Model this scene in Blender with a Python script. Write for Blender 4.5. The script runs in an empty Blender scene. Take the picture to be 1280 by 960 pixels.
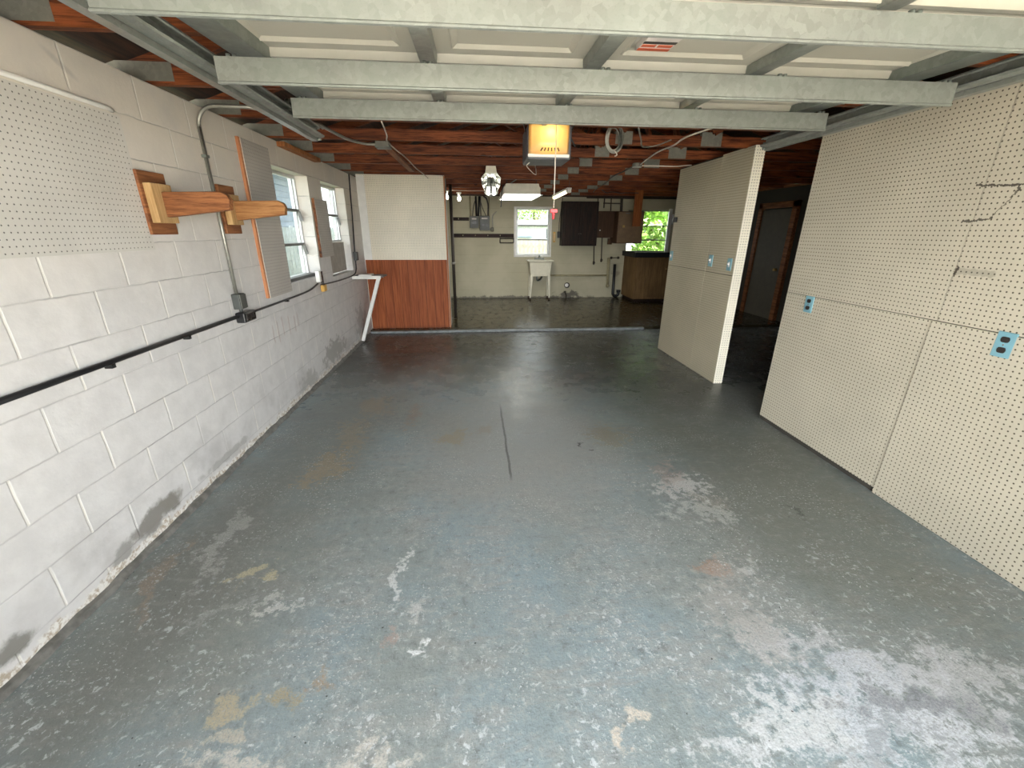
import bpy, bmesh, math, random
from mathutils import Vector, Matrix
random.seed(7)
C = bpy.context.scene.collection
ROOT = {}

# ------------------------------------------------------------------ mesh builder
class MB:
    def __init__(s):
        s.bm = bmesh.new()
    def _hex(s, c):
        v = [s.bm.verts.new(p) for p in c]
        for f in ((0,3,2,1),(4,5,6,7),(0,1,5,4),(1,2,6,5),(2,3,7,6),(3,0,4,7)):
            s.bm.faces.new([v[i] for i in f])
        return s
    def box(s, x0, x1, y0, y1, z0, z1):
        return s._hex([(x0,y0,z0),(x1,y0,z0),(x1,y1,z0),(x0,y1,z0),(x0,y0,z1),(x1,y0,z1),(x1,y1,z1),(x0,y1,z1)])
    def bar(s, p0, p1, w, h, up=(0,0,1)):
        p0, p1 = Vector(p0), Vector(p1); d = (p1-p0).normalized()
        u = Vector(up); a = d.cross(u)
        if a.length < 1e-4: a = d.cross(Vector((1,0,0)))
        a.normalize(); b = a.cross(d)
        q = []
        for p in (p0, p1):
            for i, j in ((-1,-1),(1,-1),(1,1),(-1,1)):
                q.append(p + a*(i*w/2) + b*(j*h/2))
        return s._hex([tuple(x) for x in q])
    def frustum(s, a, b):
        return s._hex(list(a)+list(b))
    def cyl(s, p0, p1, r0, r1=None, n=16):
        r1 = r0 if r1 is None else r1
        return s.tube([p0, p1], [r0, r1], n)
    def tube(s, pts, r, n=8, closed=False):
        pts = [Vector(p) for p in pts]; m = len(pts)
        rr = r if isinstance(r, (list, tuple)) else [r]*m
        t0 = (pts[1]-pts[0]).normalized()
        a = t0.cross(Vector((0,0,1)))
        if a.length < 1e-3: a = t0.cross(Vector((0,1,0)))
        a.normalize(); rings = []
        for i, p in enumerate(pts):
            if closed: t = (pts[(i+1) % m]-pts[i-1]).normalized()
            elif i == 0: t = (pts[1]-pts[0]).normalized()
            elif i == m-1: t = (pts[-1]-pts[-2]).normalized()
            else: t = ((pts[i+1]-p).normalized()+(p-pts[i-1]).normalized()).normalized()
            a = (a - t*a.dot(t)).normalized(); b = t.cross(a)
            rings.append([s.bm.verts.new(p + (a*math.cos(2*math.pi*k/n)+b*math.sin(2*math.pi*k/n))*rr[i]) for k in range(n)])
        for i in range(m if closed else m-1):
            A, B = rings[i], rings[(i+1) % m]
            for k in range(n):
                f = s.bm.faces.new((A[k], A[(k+1)%n], B[(k+1)%n], B[k])); f.smooth = True
        if not closed:
            s.bm.faces.new(rings[0][::-1]); s.bm.faces.new(rings[-1])
        return s
    def lathe(s, prof, c, axis=(0,0,1), n=20):
        ax = Vector(axis).normalized(); a = ax.cross(Vector((0.31,0.9,0.2))).normalized(); b = ax.cross(a); c = Vector(c)
        rings = [[s.bm.verts.new(c+ax*t+(a*math.cos(2*math.pi*k/n)+b*math.sin(2*math.pi*k/n))*max(r,1e-4)) for k in range(n)] for r, t in prof]
        for A, B in zip(rings, rings[1:]):
            for k in range(n):
                f = s.bm.faces.new((A[k], A[(k+1)%n], B[(k+1)%n], B[k])); f.smooth = True
        s.bm.faces.new(rings[0][::-1]); s.bm.faces.new(rings[-1])
        return s
    def sphere(s, c, r, sx=1, sy=1, sz=1):
        m = Matrix.Translation(Vector(c)) @ Matrix.Diagonal((sx, sy, sz, 1))
        g = bmesh.ops.create_uvsphere(s.bm, u_segments=18, v_segments=12, radius=r, matrix=m)
        for v in g['verts']:
            for f in v.link_faces: f.smooth = True
        return s
    def prism(s, poly, off):
        off = Vector(off); A = [s.bm.verts.new(p) for p in poly]; B = [s.bm.verts.new(Vector(p)+off) for p in poly]
        n = len(poly); s.bm.faces.new(A[::-1]); s.bm.faces.new(B)
        for k in range(n): s.bm.faces.new((A[k], A[(k+1)%n], B[(k+1)%n], B[k]))
        return s
    def face(s, pts):
        s.bm.faces.new([s.bm.verts.new(p) for p in pts]); return s
    def build(s, name, m, parent=None, bevel=0.0, origin=None, seg=2):
        bm = s.bm
        bmesh.ops.recalc_face_normals(bm, faces=bm.faces[:])
        if parent is not None: org = ROOT[parent.name]
        elif origin is not None: org = Vector(origin)
        else:
            xs = [v.co for v in bm.verts]
            org = Vector(((min(v.x for v in xs)+max(v.x for v in xs))/2, (min(v.y for v in xs)+max(v.y for v in xs))/2, min(v.z for v in xs)))
        for v in bm.verts: v.co -= org
        me = bpy.data.meshes.new(name); bm.to_mesh(me); bm.free()
        me.materials.append(m)
        o = bpy.data.objects.new(name, me); C.objects.link(o)
        if parent is not None: o.parent = parent
        else: o.location = org
        ROOT[o.name] = org
        if bevel:
            md = o.modifiers.new('edge_round', 'BEVEL'); md.width = bevel; md.segments = seg; md.limit_method = 'ANGLE'
        return o

def thing(name, label, cat, loc, group=None, kind=None):
    o = bpy.data.objects.new(name, None); C.objects.link(o); o.location = loc; o.empty_display_size = .1
    ROOT[o.name] = Vector(loc); tag(o, label, cat, group, kind); return o
def tag(o, label=None, cat=None, group=None, kind=None):
    if label: o['label'] = label
    if cat: o['category'] = cat
    if group: o['group'] = group
    if kind: o['kind'] = kind
    return o
def struct(o, label=None):
    o['kind'] = 'structure'
    if label: o['label'] = label
    return o
def dup(root, delta, label=None, group=None):
    def cp(o, parent):
        c = o.copy(); C.objects.link(c)
        if parent is not None: c.parent = parent
        for ch in list(o.children): cp(ch, c)
        return c
    r = cp(root, None); r.location = Vector(root.location)+Vector(delta)
    if label: r['label'] = label
    if group: r['group'] = group
    return r
def arc(c, a, b, r, t0, t1, n=8):
    c, a, b = Vector(c), Vector(a), Vector(b)
    return [c + a*(r*math.cos(t0+(t1-t0)*i/n)) + b*(r*math.sin(t0+(t1-t0)*i/n)) for i in range(n+1)]
def smooth_path(pts, n=6):
    P = [Vector(p) for p in pts]; P = [P[0]*2-P[1]] + P + [P[-1]*2-P[-2]]; out = []
    for i in range(1, len(P)-2):
        for k in range(n):
            t = k/n; a, b, c, d = P[i-1], P[i], P[i+1], P[i+2]
            out.append(.5*((2*b)+(c-a)*t+(2*a-5*b+4*c-d)*t*t+(3*b-a-3*c+d)*t**3))
    out.append(P[-2]); return out

# ------------------------------------------------------------------ node helpers
class NT:
    def __init__(s, name):
        s.m = bpy.data.materials.new(name); s.m.use_nodes = True; s.t = s.m.node_tree
        s.t.nodes.clear(); s.out = s.n('ShaderNodeOutputMaterial'); s.bsdf = s.n('ShaderNodeBsdfPrincipled')
        s.l(s.bsdf.outputs[0], s.out.inputs[0]); s._pos = None
    def n(s, typ, **kw):
        x = s.t.nodes.new(typ)
        for k, v in kw.items(): setattr(x, k, v)
        return x
    def l(s, a, b): s.t.links.new(a, b)
    def put(s, sock, v):
        if v is None: return
        if hasattr(v, 'is_output') or hasattr(v, 'links'): s.l(v, sock)
        else:
            if sock.type == 'RGBA' and len(v) == 3: v = (*v, 1)
            sock.default_value = v
    def pos(s):
        if s._pos is None: s._pos = s.n('ShaderNodeNewGeometry').outputs['Position']
        return s._pos
    def obj(s): return s.n('ShaderNodeTexCoord').outputs['Object']
    def math(s, op, a, b=None, c=None, clamp=False):
        x = s.n('ShaderNodeMath', operation=op, use_clamp=clamp)
        for i, v in enumerate((a, b, c)):
            if v is not None: s.put(x.inputs[i], v)
        return x.outputs[0]
    def vmath(s, op, a, b=None):
        x = s.n('ShaderNodeVectorMath', operation=op)
        s.put(x.inputs[0], a)
        if b is not None: s.put(x.inputs[1], b)
        return x.outputs['Value'] if op in ('LENGTH', 'DOT_PRODUCT') else x.outputs[0]
    def noise(s, scale, detail=3, rough=.55, vec=None, stretch=None, dist=0.0, col=False):
        v = vec if vec is not None else s.pos()
        if stretch: v = s.vmath('MULTIPLY', v, stretch)
        x = s.n('ShaderNodeTexNoise'); s.l(v, x.inputs['Vector'])
        x.inputs['Scale'].default_value = scale; x.inputs['Detail'].default_value = detail
        x.inputs['Roughness'].default_value = rough; x.inputs['Distortion'].default_value = dist
        return x.outputs['Color' if col else 0]
    def ramp(s, f, lo, hi, a=0.0, b=1.0, smooth=True):
        x = s.n('ShaderNodeMapRange', interpolation_type='SMOOTHSTEP' if smooth else 'LINEAR')
        s.put(x.inputs[0], f); x.inputs[1].default_value = lo; x.inputs[2].default_value = hi
        x.inputs[3].default_value = a; x.inputs[4].default_value = b
        return x.outputs[0]
    def mix(s, f, a, b, mode='MIX'):
        x = s.n('ShaderNodeMix', data_type='RGBA', blend_type=mode)
        s.put(x.inputs[0], f); s.put(x.inputs[6], a); s.put(x.inputs[7], b)
        return x.outputs[2]
    def xyz(s, v=None):
        x = s.n('ShaderNodeSeparateXYZ'); s.l(v if v is not None else s.pos(), x.inputs[0]); return x.outputs
    def bump(s, h, strength=.3, dist=.01):
        b = s.n('ShaderNodeBump'); s.l(h, b.inputs['Height']); b.inputs['Strength'].default_value = strength
        b.inputs['Distance'].default_value = dist; s.l(b.outputs[0], s.bsdf.inputs['Normal'])
    def set(s, color=None, rough=None, metal=None, spec=None):
        s.put(s.bsdf.inputs['Base Color'], color); s.put(s.bsdf.inputs['Roughness'], rough)
        s.put(s.bsdf.inputs['Metallic'], metal); s.put(s.bsdf.inputs['Specular IOR Level'], spec)
        return s.m

def plain(name, col, rough=.5, metal=0.0, var=.12, scale=12, bump=.0):
    t = NT(name); f = t.noise(scale, 4)
    d = tuple(c*(1-var) for c in col); b = tuple(min(1, c*(1+var)) for c in col)
    if bump: t.bump(t.noise(scale*8, 3), bump, .004)
    return t.set(t.mix(t.ramp(f, .3, .7), d, b), t.ramp(f, .3, .7, max(.03, rough-.06), min(1, rough+.06)), metal)

def wood(name, c1, c2, axis=1, scale=1.0, rough=.6, knots=True):
    t = NT(name); st = [14, 14, 14]; st[axis] = .9
    v = t.obj(); rnd = t.n('ShaderNodeObjectInfo').outputs['Random']
    off = t.n('ShaderNodeCombineXYZ'); t.l(t.math('MULTIPLY', rnd, 37.0), off.inputs[0]); t.l(t.math('MULTIPLY', rnd, 11.0), off.inputs[2])
    v = t.vmath('ADD', v, off.outputs[0])
    g = t.noise(2.2*scale, 5, .6, vec=v, stretch=tuple(st), dist=.6)
    g2 = t.noise(9*scale, 4, .65, vec=v, stretch=tuple(st))
    big = t.noise(1.3, 2, vec=v)
    f = t.math('ADD', t.math('MULTIPLY', g, .65), t.math('MULTIPLY', g2, .35))
    col = t.mix(t.ramp(f, .36, .62), c1, c2)
    col = t.mix(t.ramp(big, .35, .7, 0, .45), col, tuple(x*.6 for x in c1))
    if knots:
        k = t.n('ShaderNodeTexVoronoi'); st2 = [3, 3, 3]; st2[axis] = 1.6
        t.l(t.vmath('MULTIPLY', v, tuple(st2)), k.inputs['Vector']); k.inputs['Scale'].default_value = 1.5
        col = t.mix(t.ramp(k.outputs['Distance'], .04, .12, .8, 0), col, tuple(x*.28 for x in c1))
    t.bump(g2, .15, .003)
    return t.set(col, rough, spec=.25)

def galv(name, col=(.50,.53,.50), metal=.55, rough=.42):
    t = NT(name); vo = t.n('ShaderNodeTexVoronoi'); t.l(t.pos(), vo.inputs['Vector']); vo.inputs['Scale'].default_value = 55
    s = t.xyz(vo.outputs['Color'])[0]; n = t.noise(5, 4); fine = t.noise(180, 2)
    c = t.mix(s, tuple(x*.88 for x in col), tuple(min(1, x*1.1) for x in col))
    c = t.mix(t.ramp(n, .35, .7, 0, .5), c, tuple(x*k for x, k in zip(col, (.80, .86, .82))))
    c = t.mix(t.ramp(fine, .5, .8, 0, .25), c, tuple(x*.6 for x in col))
    return t.set(c, t.ramp(n, .3, .7, rough-.08, rough+.1), metal)

def pegboard(name, col, axes, r=.105, var=.06, marks=None, hole=(.035,.03,.022), rough=.55, pitch=.0254):
    t = NT(name); p = t.xyz()
    def fr(i): return t.math('SUBTRACT', t.math('FRACT', t.math('DIVIDE', p[i], pitch)), .5)
    a, b = fr(axes[0]), fr(axes[1])
    d = t.math('SQRT', t.math('ADD', t.math('MULTIPLY', a, a), t.math('MULTIPLY', b, b)))
    n = t.noise(2.2, 4); fine = t.noise(30, 3)
    c = t.mix(t.ramp(n, .3, .7), tuple(x*(1-var) for x in col), tuple(min(1, x*(1+var)) for x in col))
    c = t.mix(t.ramp(fine, .55, .8, 0, .16), c, tuple(x*.75 for x in col))
    if marks: c = marks(t, c)
    m = t.ramp(d, r-.03, r+.03, 1, 0)
    t.bump(t.math('SUBTRACT', 1.0, m), .25, .002)
    return t.set(t.mix(m, c, hole), rough)

def emit(name, col, strength):
    t = NT(name); e = t.n('ShaderNodeEmission'); e.inputs[0].default_value = (*col, 1); e.inputs[1].default_value = strength
    t.l(e.outputs[0], t.out.inputs[0]); return t.m

def blobs(t, c, vec, items, fine, mott=None):
    """ellipses with ragged edges: (cx, cy, rx, ry, rot_deg, colour, strength, flaky)"""
    for cx, cy, rx, ry, rot, col, k, flaky in items:
        mp = t.n('ShaderNodeMapping', vector_type='TEXTURE'); t.l(vec, mp.inputs[0])
        mp.inputs['Location'].default_value = (cx, cy, 0); mp.inputs['Rotation'].default_value = (0, 0, math.radians(rot)); mp.inputs['Scale'].default_value = (rx, ry, 1)
        d = t.vmath('LENGTH', mp.outputs[0])
        if flaky:
            # soft centre broken up by fine noise, so that the edge frays into flakes
            val = t.math('ADD', t.math('MULTIPLY', t.math('SUBTRACT', 1.25, d), 1.0), t.math('MULTIPLY', t.math('SUBTRACT', fine, .5), 1.2+2.6*flaky))
            m = t.ramp(val, .15, .75, 0, k)
            if mott is not None: m = t.math('MULTIPLY', m, mott)
        else: m = t.ramp(d, .25, 1.15, k, 0)
        c = t.mix(m, c, col)
    return c

# ------------------------------------------------------------------ materials
def mat_floor():
    t = NT('painted_concrete_floor'); P = t.pos()
    flat = t.vmath('MULTIPLY', P, (1, 1, 0))
    warp = t.vmath('MULTIPLY', t.vmath('SUBTRACT', t.noise(3.5, 4, .6, vec=flat, col=True), (.5, .5, .5)), (.5, .5, 0))
    V = t.vmath('ADD', flat, warp)
    n1 = t.noise(.9, 5, .6, vec=flat); n2 = t.noise(4, 6, .65, vec=flat); n3 = t.noise(20, 7, .72, vec=flat); n4 = t.noise(75, 3, .6, vec=flat); n5 = t.noise(130, 4, .7, vec=flat)
    brush = t.noise(5, 5, .65, vec=flat, stretch=(1, 5, 1), dist=.8)
    blue, green, brown = (.285,.365,.395), (.28,.315,.305), (.21,.205,.175)
    c = t.mix(t.ramp(n1, .38, .62), green, blue)
    c = t.mix(t.ramp(t.math('ADD', n2, t.math('MULTIPLY', brush, .6)), .72, .98, 0, .6), c, (.37,.375,.36))
    c = t.mix(t.ramp(n5, .42, .72, 0, .45), c, (.15,.17,.17))
    c = t.mix(t.ramp(n3, .50, .70, 0, .6), c, (.44,.46,.45))
    c = t.mix(t.ramp(n3, .47, .30, 0, .6), c, (.13,.145,.14))
    # traffic dirt ground into the paint towards the back; side room shade painted in
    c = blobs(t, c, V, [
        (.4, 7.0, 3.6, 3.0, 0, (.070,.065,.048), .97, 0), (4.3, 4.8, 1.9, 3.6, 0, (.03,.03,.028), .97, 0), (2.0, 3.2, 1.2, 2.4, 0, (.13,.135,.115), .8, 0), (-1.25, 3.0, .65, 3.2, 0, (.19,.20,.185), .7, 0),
        (-1.3, 5.8, .9, 1.6, 0, (.05,.048,.04), .85, 0), (2.1, 5.2, 1.2, 2.0, 0, (.06,.058,.045), .85, 0), (1.95, 1.8, .65, 1.0, 0, (.20,.21,.185), .7, 0),
        (-1.45, 1.7, .35, 1.4, 0, (.19,.195,.18), .8, 0), (.3, 3.0, 1.0, 1.2, 0, (.37,.375,.36), .7, 0)], n2)
    c = t.mix(t.ramp(n3, .52, .70, 0, .30), c, (.34,.34,.32))
    c = t.mix(t.ramp(brush, .54, .70, 0, .35), c, (.30,.30,.28))
    c = t.mix(t.ramp(n5, .46, .30, 0, .35), c, (.06,.065,.06))
    c = blobs(t, c, V, [
        (.70, 4.72, .30, .13, 5, (.02,.012,.012), .95, .35), (.75, 4.45, .30, .25, 0, (.07,.055,.05), .5, .8), (.62, 5.2, .35, .3, 0, (.06,.055,.05), .5, .9),
        (1.1, 4.6, .35, .35, 0, (.13,.10,.085), .5, .8), (-.95, 5.9, .5, .2, 0, (.08,.045,.035), .5, 1.0),
        # rusty and sandy bare patches
        (-.99, 3.83, .17, .26, 20, (.36,.27,.17), .6, 1.1), (-1.05, 3.2, .13, .38, 10, (.34,.27,.18), .55, 1.1), (-1.12, 2.72, .14, .24, 0, (.34,.26,.16), .7, 1.1),
        (-.62, 3.6, .08, .25, 0, (.28,.20,.12), .6, 1.1), (-.23, 3.17, .14, .1, 0, (.34,.29,.18), .75, 1.0), (.02, 3.22, .08, .1, 0, (.3,.25,.16), .5, 1.0),
        (1.1, 3.04, .2, .17, 0, (.26,.22,.14), .65, 1.0), (.45, 5.6, .3, .2, 0, (.20,.18,.12), .4, 1.0), (-.3, 5.0, .3, .25, 0, (.2,.18,.13), .4, 1.0),
        (-1.15, 1.70, .11, .05, 10, (.50,.44,.30), .9, .9), (-.74, 1.09, .07, .05, 0, (.40,.33,.20), .8, .8), (-.61, 1.15, .05, .05, 0, (.38,.28,.18), .75, .7),
        (-.93, 1.09, .085, .085, 40, (.46,.40,.28), .9, .9), (.50, .905, .05, .035, 0, (.62,.56,.48), .95, .6), (-.43, 1.34, .03, .06, 0, (.42,.32,.28), .7, .9),
        (1.20, 1.585, .10, .05, 0, (.38,.22,.14), .85, 1.0), (1.36, 1.55, .085, .055, 0, (.60,.63,.64), .95, .55), (1.27, 1.55, .17, .09, 0, (.40,.38,.36), .6, 1.2),
        (1.33, 2.30, .20, .13, -30, (.60,.60,.60), .85, 1.6), (1.30, 2.42, .12, .16, 0, (.36,.28,.25), .6, 1.2), (1.45, 2.10, .13, .1, 0, (.36,.33,.28), .5, 1.3), (1.34, 2.0, .22, .12, 0, (.55,.56,.55), .6, 1.8),
        # chalky worn areas by the door opening
        (1.18, 1.20, .13, .17, 0, (.50,.49,.48), .85, 1.0), (1.33, 1.14, .2, .05, 0, (.52,.53,.55), .8, 1.0), (1.12, 1.38, .1, .2, 20, (.40,.39,.37), .6, 1.5), (1.42, .98, .36, .09, 0, (.55,.58,.63), .9, 1.1),
        (1.35, .84, .5, .13, 0, (.62,.65,.69), .95, 1.3), (1.75, .95, .3, .12, 0, (.52,.53,.54), .8, 1.2), (1.05, .86, .22, .10, 0, (.6,.62,.62), .85, 1.5), (.86, .82, .2, .06, 0, (.58,.60,.62), .75, 1.8),
        (1.52, .88, .27, .05, 0, (.17,.18,.20), .75, 1.2), (1.30, .79, .2, .05, 0, (.20,.22,.24), .6, 1.6),
        (-.62, .885, .36, .07, 3, (.56,.54,.49), .9, 1.2), (-.60, .86, .14, .05, 0, (.40,.36,.30), .7, 1.0), (-.9, .98, .05, .05, 0, (.50,.46,.38), .8, .9),
        (-.92, 1.45, .12, .05, 20, (.62,.62,.60), .75, 2.0), (-1.02, 1.55, .1, .04, 10, (.60,.60,.58), .55, 2.0), (-.42, 1.64, .035, .13, 0, (.72,.74,.74), .8, 1.8), (-.31, 1.28, .02, .025, 0, (.85,.87,.88), .95, .5), (-.30, 1.45, .04, .07, 0, (.6,.6,.58), .7, 1.3),
        (-1.55, 1.72, .05, .25, 8, (.40,.27,.18), .35, 1.0), (-1.42, 2.0, .05, .35, 8, (.5,.5,.48), .5, 1.3), (-1.2, 1.5, .03, .14, -35, (.36,.37,.36), .6, 1.0),
        (.82, 2.88, .025, .03, 0, (.02,.02,.02), .95, .6), (1.9, 1.98, .04, .06, 0, (.06,.055,.05), .7, .5), (.30, 6.2, .05, .03, 0, (.6,.6,.58), .8, .3)], n3, t.ramp(n5, .38, .56, .35, 1.0))
    # paint chips: white specks where the paint has flaked
    chips = t.math('MULTIPLY', t.ramp(n4, .60, .66), t.ramp(t.noise(2.6, 4, .6, vec=flat), .44, .60))
    c = t.mix(t.math('MULTIPLY', chips, .75), c, (.66,.68,.68))
    near = t.ramp(t.xyz()[1], 2.6, .9, 0, 1)
    flakes = t.math('MULTIPLY', t.math('MULTIPLY', t.ramp(t.noise(34, 5, .7, vec=flat, dist=.5), .545, .64), t.ramp(n2, .42, .58)), near)
    c = t.mix(t.math('MULTIPLY', flakes, .75), c, (.64,.68,.70))
    specks = t.ramp(t.noise(48, 1, .5, vec=t.vmath('ADD', flat, (7.3, 3.1, 0))), .775, .80)
    c = t.mix(t.math('MULTIPLY', specks, .8), c, (.025,.025,.025))
    # scraped line and control joint
    p = t.xyz()
    def line(x0, y0, y1, w):
        a = t.math('ABSOLUTE', t.math('SUBTRACT', t.math('ADD', p[0], t.math('MULTIPLY', t.math('SUBTRACT', n2, .5), .03)), x0))
        return t.math('MULTIPLY', t.ramp(a, w*.4, w, 1, 0), t.math('MULTIPLY', t.ramp(p[1], y0, y0+.15), t.ramp(p[1], y1-.3, y1, 1, 0)))
    c = t.mix(t.math('MULTIPLY', line(.21, 2.4, 3.9, .012), .65), c, (.045,.05,.05))
    h = t.math('ADD', t.math('MULTIPLY', n3, .6), t.math('MULTIPLY', n4, .35))
    t.bump(h, .35, .014)
    ro = t.math('ADD', t.ramp(n2, .3, .7, .36, .56), t.math('MULTIPLY', t.math('ADD', chips, flakes), .2))
    ro = t.math('ADD', ro, t.ramp(p[1], 2.5, 5.0, .04, -.24))
    return t.set(c, ro, spec=.30)

def mat_rear_floor():
    t = NT('sealed_concrete_floor'); flat = t.vmath('MULTIPLY', t.pos(), (1, 1, 0))
    n1 = t.noise(1.2, 5, .6, vec=flat); n2 = t.noise(6, 5, .65, vec=flat)
    c = t.mix(t.ramp(n1, .35, .65), (.030,.024,.012), (.050,.040,.022))
    c = t.mix(t.ramp(n2, .5, .8, 0, .6), c, (.055,.046,.03))
    c = blobs(t, c, flat, [(2.3, 10.3, .45, .18, 0, (.02,.017,.012), .9, .25), (.5, 10.42, 2.5, .10, 0, (.03,.026,.02), .7, .2), (2.4, 9.7, .4, .2, 0, (.05,.045,.035), .5, .3)], n2)
    t.bump(n2, .1, .01)
    return t.set(c, t.ramp(n2, .3, .7, .16, .30), spec=.35)

def mat_blockwall():
    t = NT('white_painted_block'); p = t.xyz()
    wob = t.math('MULTIPLY', t.math('SUBTRACT', t.noise(9, 3), .5), .012)
    rowh, bw = .2047, .418
    v = t.math('DIVIDE', t.math('ADD', t.math('SUBTRACT', p[2], 2.355), wob), rowh)
    row = t.math('FLOOR', v); fv = t.math('SUBTRACT', v, row)
    odd = t.math('MULTIPLY', t.math('ABSOLUTE', t.math('MODULO', row, 2.0)), .5)
    u = t.math('ADD', t.math('DIVIDE', t.math('ADD', t.math('SUBTRACT', p[1], 2.33), wob), bw), t.math('ADD', odd, .5))
    fu = t.math('SUBTRACT', u, t.math('FLOOR', u))
    def edge(f, size): return t.math('MULTIPLY', t.math('MINIMUM', f, t.math('SUBTRACT', 1.0, f)), size)
    eh, ev = edge(fv, rowh), edge(fu, bw)
    wear = t.noise(3.0, 4); fine = t.noise(40, 4, .65); mid = t.noise(8, 5, .65)
    mh = t.ramp(eh, .0015, .0050, 1, 0); mv = t.ramp(ev, .003, .008, 1, 0)
    base = t.mix(t.ramp(mid, .3, .7), (.60,.585,.57), (.68,.665,.65))
    up = t.ramp(p[2], 1.0, 2.2, 0, .85)
    base = t.mix(up, base, (.70,.64,.55))
    base = t.mix(t.ramp(wear, .45, .75, 0, .35), base, (.50,.49,.49))
    c = t.mix(t.math('MULTIPLY', mh, t.ramp(wear, .3, .65, .75, .15)), base, (.30,.29,.28))
    c = t.mix(t.math('MULTIPLY', mv, t.ramp(t.noise(5, 3), .35, .6, .2, .9)), c, (.80,.77,.71))
    # peeled paint and salts at the foot of the wall
    q = t.n('ShaderNodeCombineXYZ'); t.l(p[1], q.inputs[0]); t.l(p[2], q.inputs[1]); q = q.outputs[0]
    low = t.ramp(t.math('ADD', p[2], t.math('MULTIPLY', t.math('SUBTRACT', mid, .5), .35)), .06, .5, .75, 0)
    c = t.mix(t.math('MULTIPLY', low, t.ramp(t.noise(2.0, 4, .6, vec=q), .45, .62, 0, .8)), c, (.40,.385,.37))
    c = blobs(t, c, q, [(2.13, .15, .15, .065, 0, (.24,.225,.20), 1, .35), (2.0, .12, .16, .07, 0, (.26,.245,.225), 1, .45), (1.78, .09, .12, .05, 20, (.30,.29,.27), .9, .6), (1.18, .13, .2, .05, 0, (.24,.23,.21), 1, .5), (2.75, .12, .3, .03, 0, (.34,.33,.31), .7, .8), (5.2, .2, .5, .16, 0, (.30,.29,.27), .8, 1.2), (4.3, .12, .3, .1, 0, (.34,.33,.31), .7, 1.2), (6.5, .3, .3, .25, 0, (.25,.245,.23), .6, 1.2), (2.32, 2.27, .1, .02, -30, (.46,.44,.41), .6, 0)], mid)
    salt = t.ramp(t.math('ADD', p[2], t.math('MULTIPLY', t.math('SUBTRACT', mid, .5), .16)), .075, .055, 0, 1)
    sc = t.mix(t.ramp(fine, .42, .6), (.75,.73,.69), (.42,.35,.27))
    c = t.mix(salt, c, sc)
    # red-brown scribble rubbed on the blocks
    def seg(y, z0, z1): return t.math('MULTIPLY', t.ramp(t.math('ABSOLUTE', t.math('SUBTRACT', t.math('ADD', p[1], t.math('MULTIPLY', wob, 3.0)), y)), .004, .012, 1, 0), t.math('MULTIPLY', t.ramp(p[2], z0, z0+.03), t.ramp(p[2], z1-.03, z1, 1, 0)))
    for y, z0, z1 in ((3.72, .66, .84), (3.82, .64, .86), (3.92, .68, .88), (4.05, .66, .86), (4.18, .66, .84), (4.26, .7, .86)):
        c = t.mix(t.math('MULTIPLY', seg(y, z0, z1), .35), c, (.32,.16,.13))
    hgt = t.math('SUBTRACT', t.math('ADD', t.math('MULTIPLY', fine, .5), t.math('MULTIPLY', mid, .5)), t.math('ADD', t.math('MULTIPLY', mh, .9), t.math('MULTIPLY', mv, .9)))
    t.bump(hgt, .35, .008)
    return t.set(c, .55)

def mat_backwall():
    t = NT('cream_painted_block'); p = t.xyz(); rowh = .2047
    v = t.math('DIVIDE', t.math('SUBTRACT', p[2], .045), rowh); fv = t.math('FRACT', v)
    mh = t.ramp(t.math('MULTIPLY', t.math('MINIMUM', fv, t.math('SUBTRACT', 1.0, fv)), rowh), .002, .007, 1, 0)
    n = t.noise(1.6, 4); m = t.noise(7, 5, .65)
    c = t.mix(t.ramp(n, .35, .65), (.40,.37,.255), (.47,.435,.31))
    c = t.mix(t.math('MULTIPLY', mh, t.ramp(n, .3, .6, .5, .15)), c, (.28,.25,.18))
    q = t.n('ShaderNodeCombineXYZ'); t.l(p[0], q.inputs[0]); t.l(p[2], q.inputs[1])
    c = blobs(t, c, q.outputs[0], [(2.3, .12, .3, .10, 0, (.07,.06,.045), .9, .9), (1.0, .05, 2.2, .05, 0, (.10,.09,.07), .8, .9), (3.5, .62, .12, .06, 0, (.25,.21,.15), .7, .9), (2.6, .5, .5, .04, 0, (.36,.32,.22), .6, .9)], m)
    t.bump(t.math('SUBTRACT', m, mh), .2, .006)
    return t.set(c, .6)

def mat_panelwood():
    t = NT('mahogany_panelling'); p = t.xyz(); w = .1366
    u = t.math('DIVIDE', p[0], w); fu = t.math('FRACT', u); idx = t.math('FLOOR', u)
    tone = t.n('ShaderNodeTexWhiteNoise', noise_dimensions='1D'); t.l(idx, tone.inputs['W'])
    g = t.noise(3, 5, .6, stretch=(16, 16, .8), dist=.5)
    c = t.mix(t.ramp(g, .35, .65), (.21,.048,.012), (.37,.105,.030))
    c = t.mix(t.math('MULTIPLY', tone.outputs[0], .5), c, (.26,.07,.026))
    c = t.mix(t.ramp(t.math('MINIMUM', fu, t.math('SUBTRACT', 1.0, fu)), .01, .03, .8, 0), c, (.05,.015,.008))
    c = t.mix(t.ramp(p[2], .10, .04, 0, .4), c, (.10,.03,.015))
    return t.set(c, .6, spec=.25)

def mat_deck():
    t = NT('roof_planks'); p = t.xyz(); fu = t.math('FRACT', t.math('DIVIDE', p[0], .16))
    g = t.noise(3, 5, .6, stretch=(14, 1, 14))
    c = t.mix(t.ramp(g, .35, .65), (.022,.010,.005), (.06,.026,.012))
    c = t.mix(t.ramp(t.math('MINIMUM', fu, t.math('SUBTRACT', 1.0, fu)), .02, .06, .9, 0), c, (.02,.01,.006))
    return t.set(c, .7)

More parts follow.
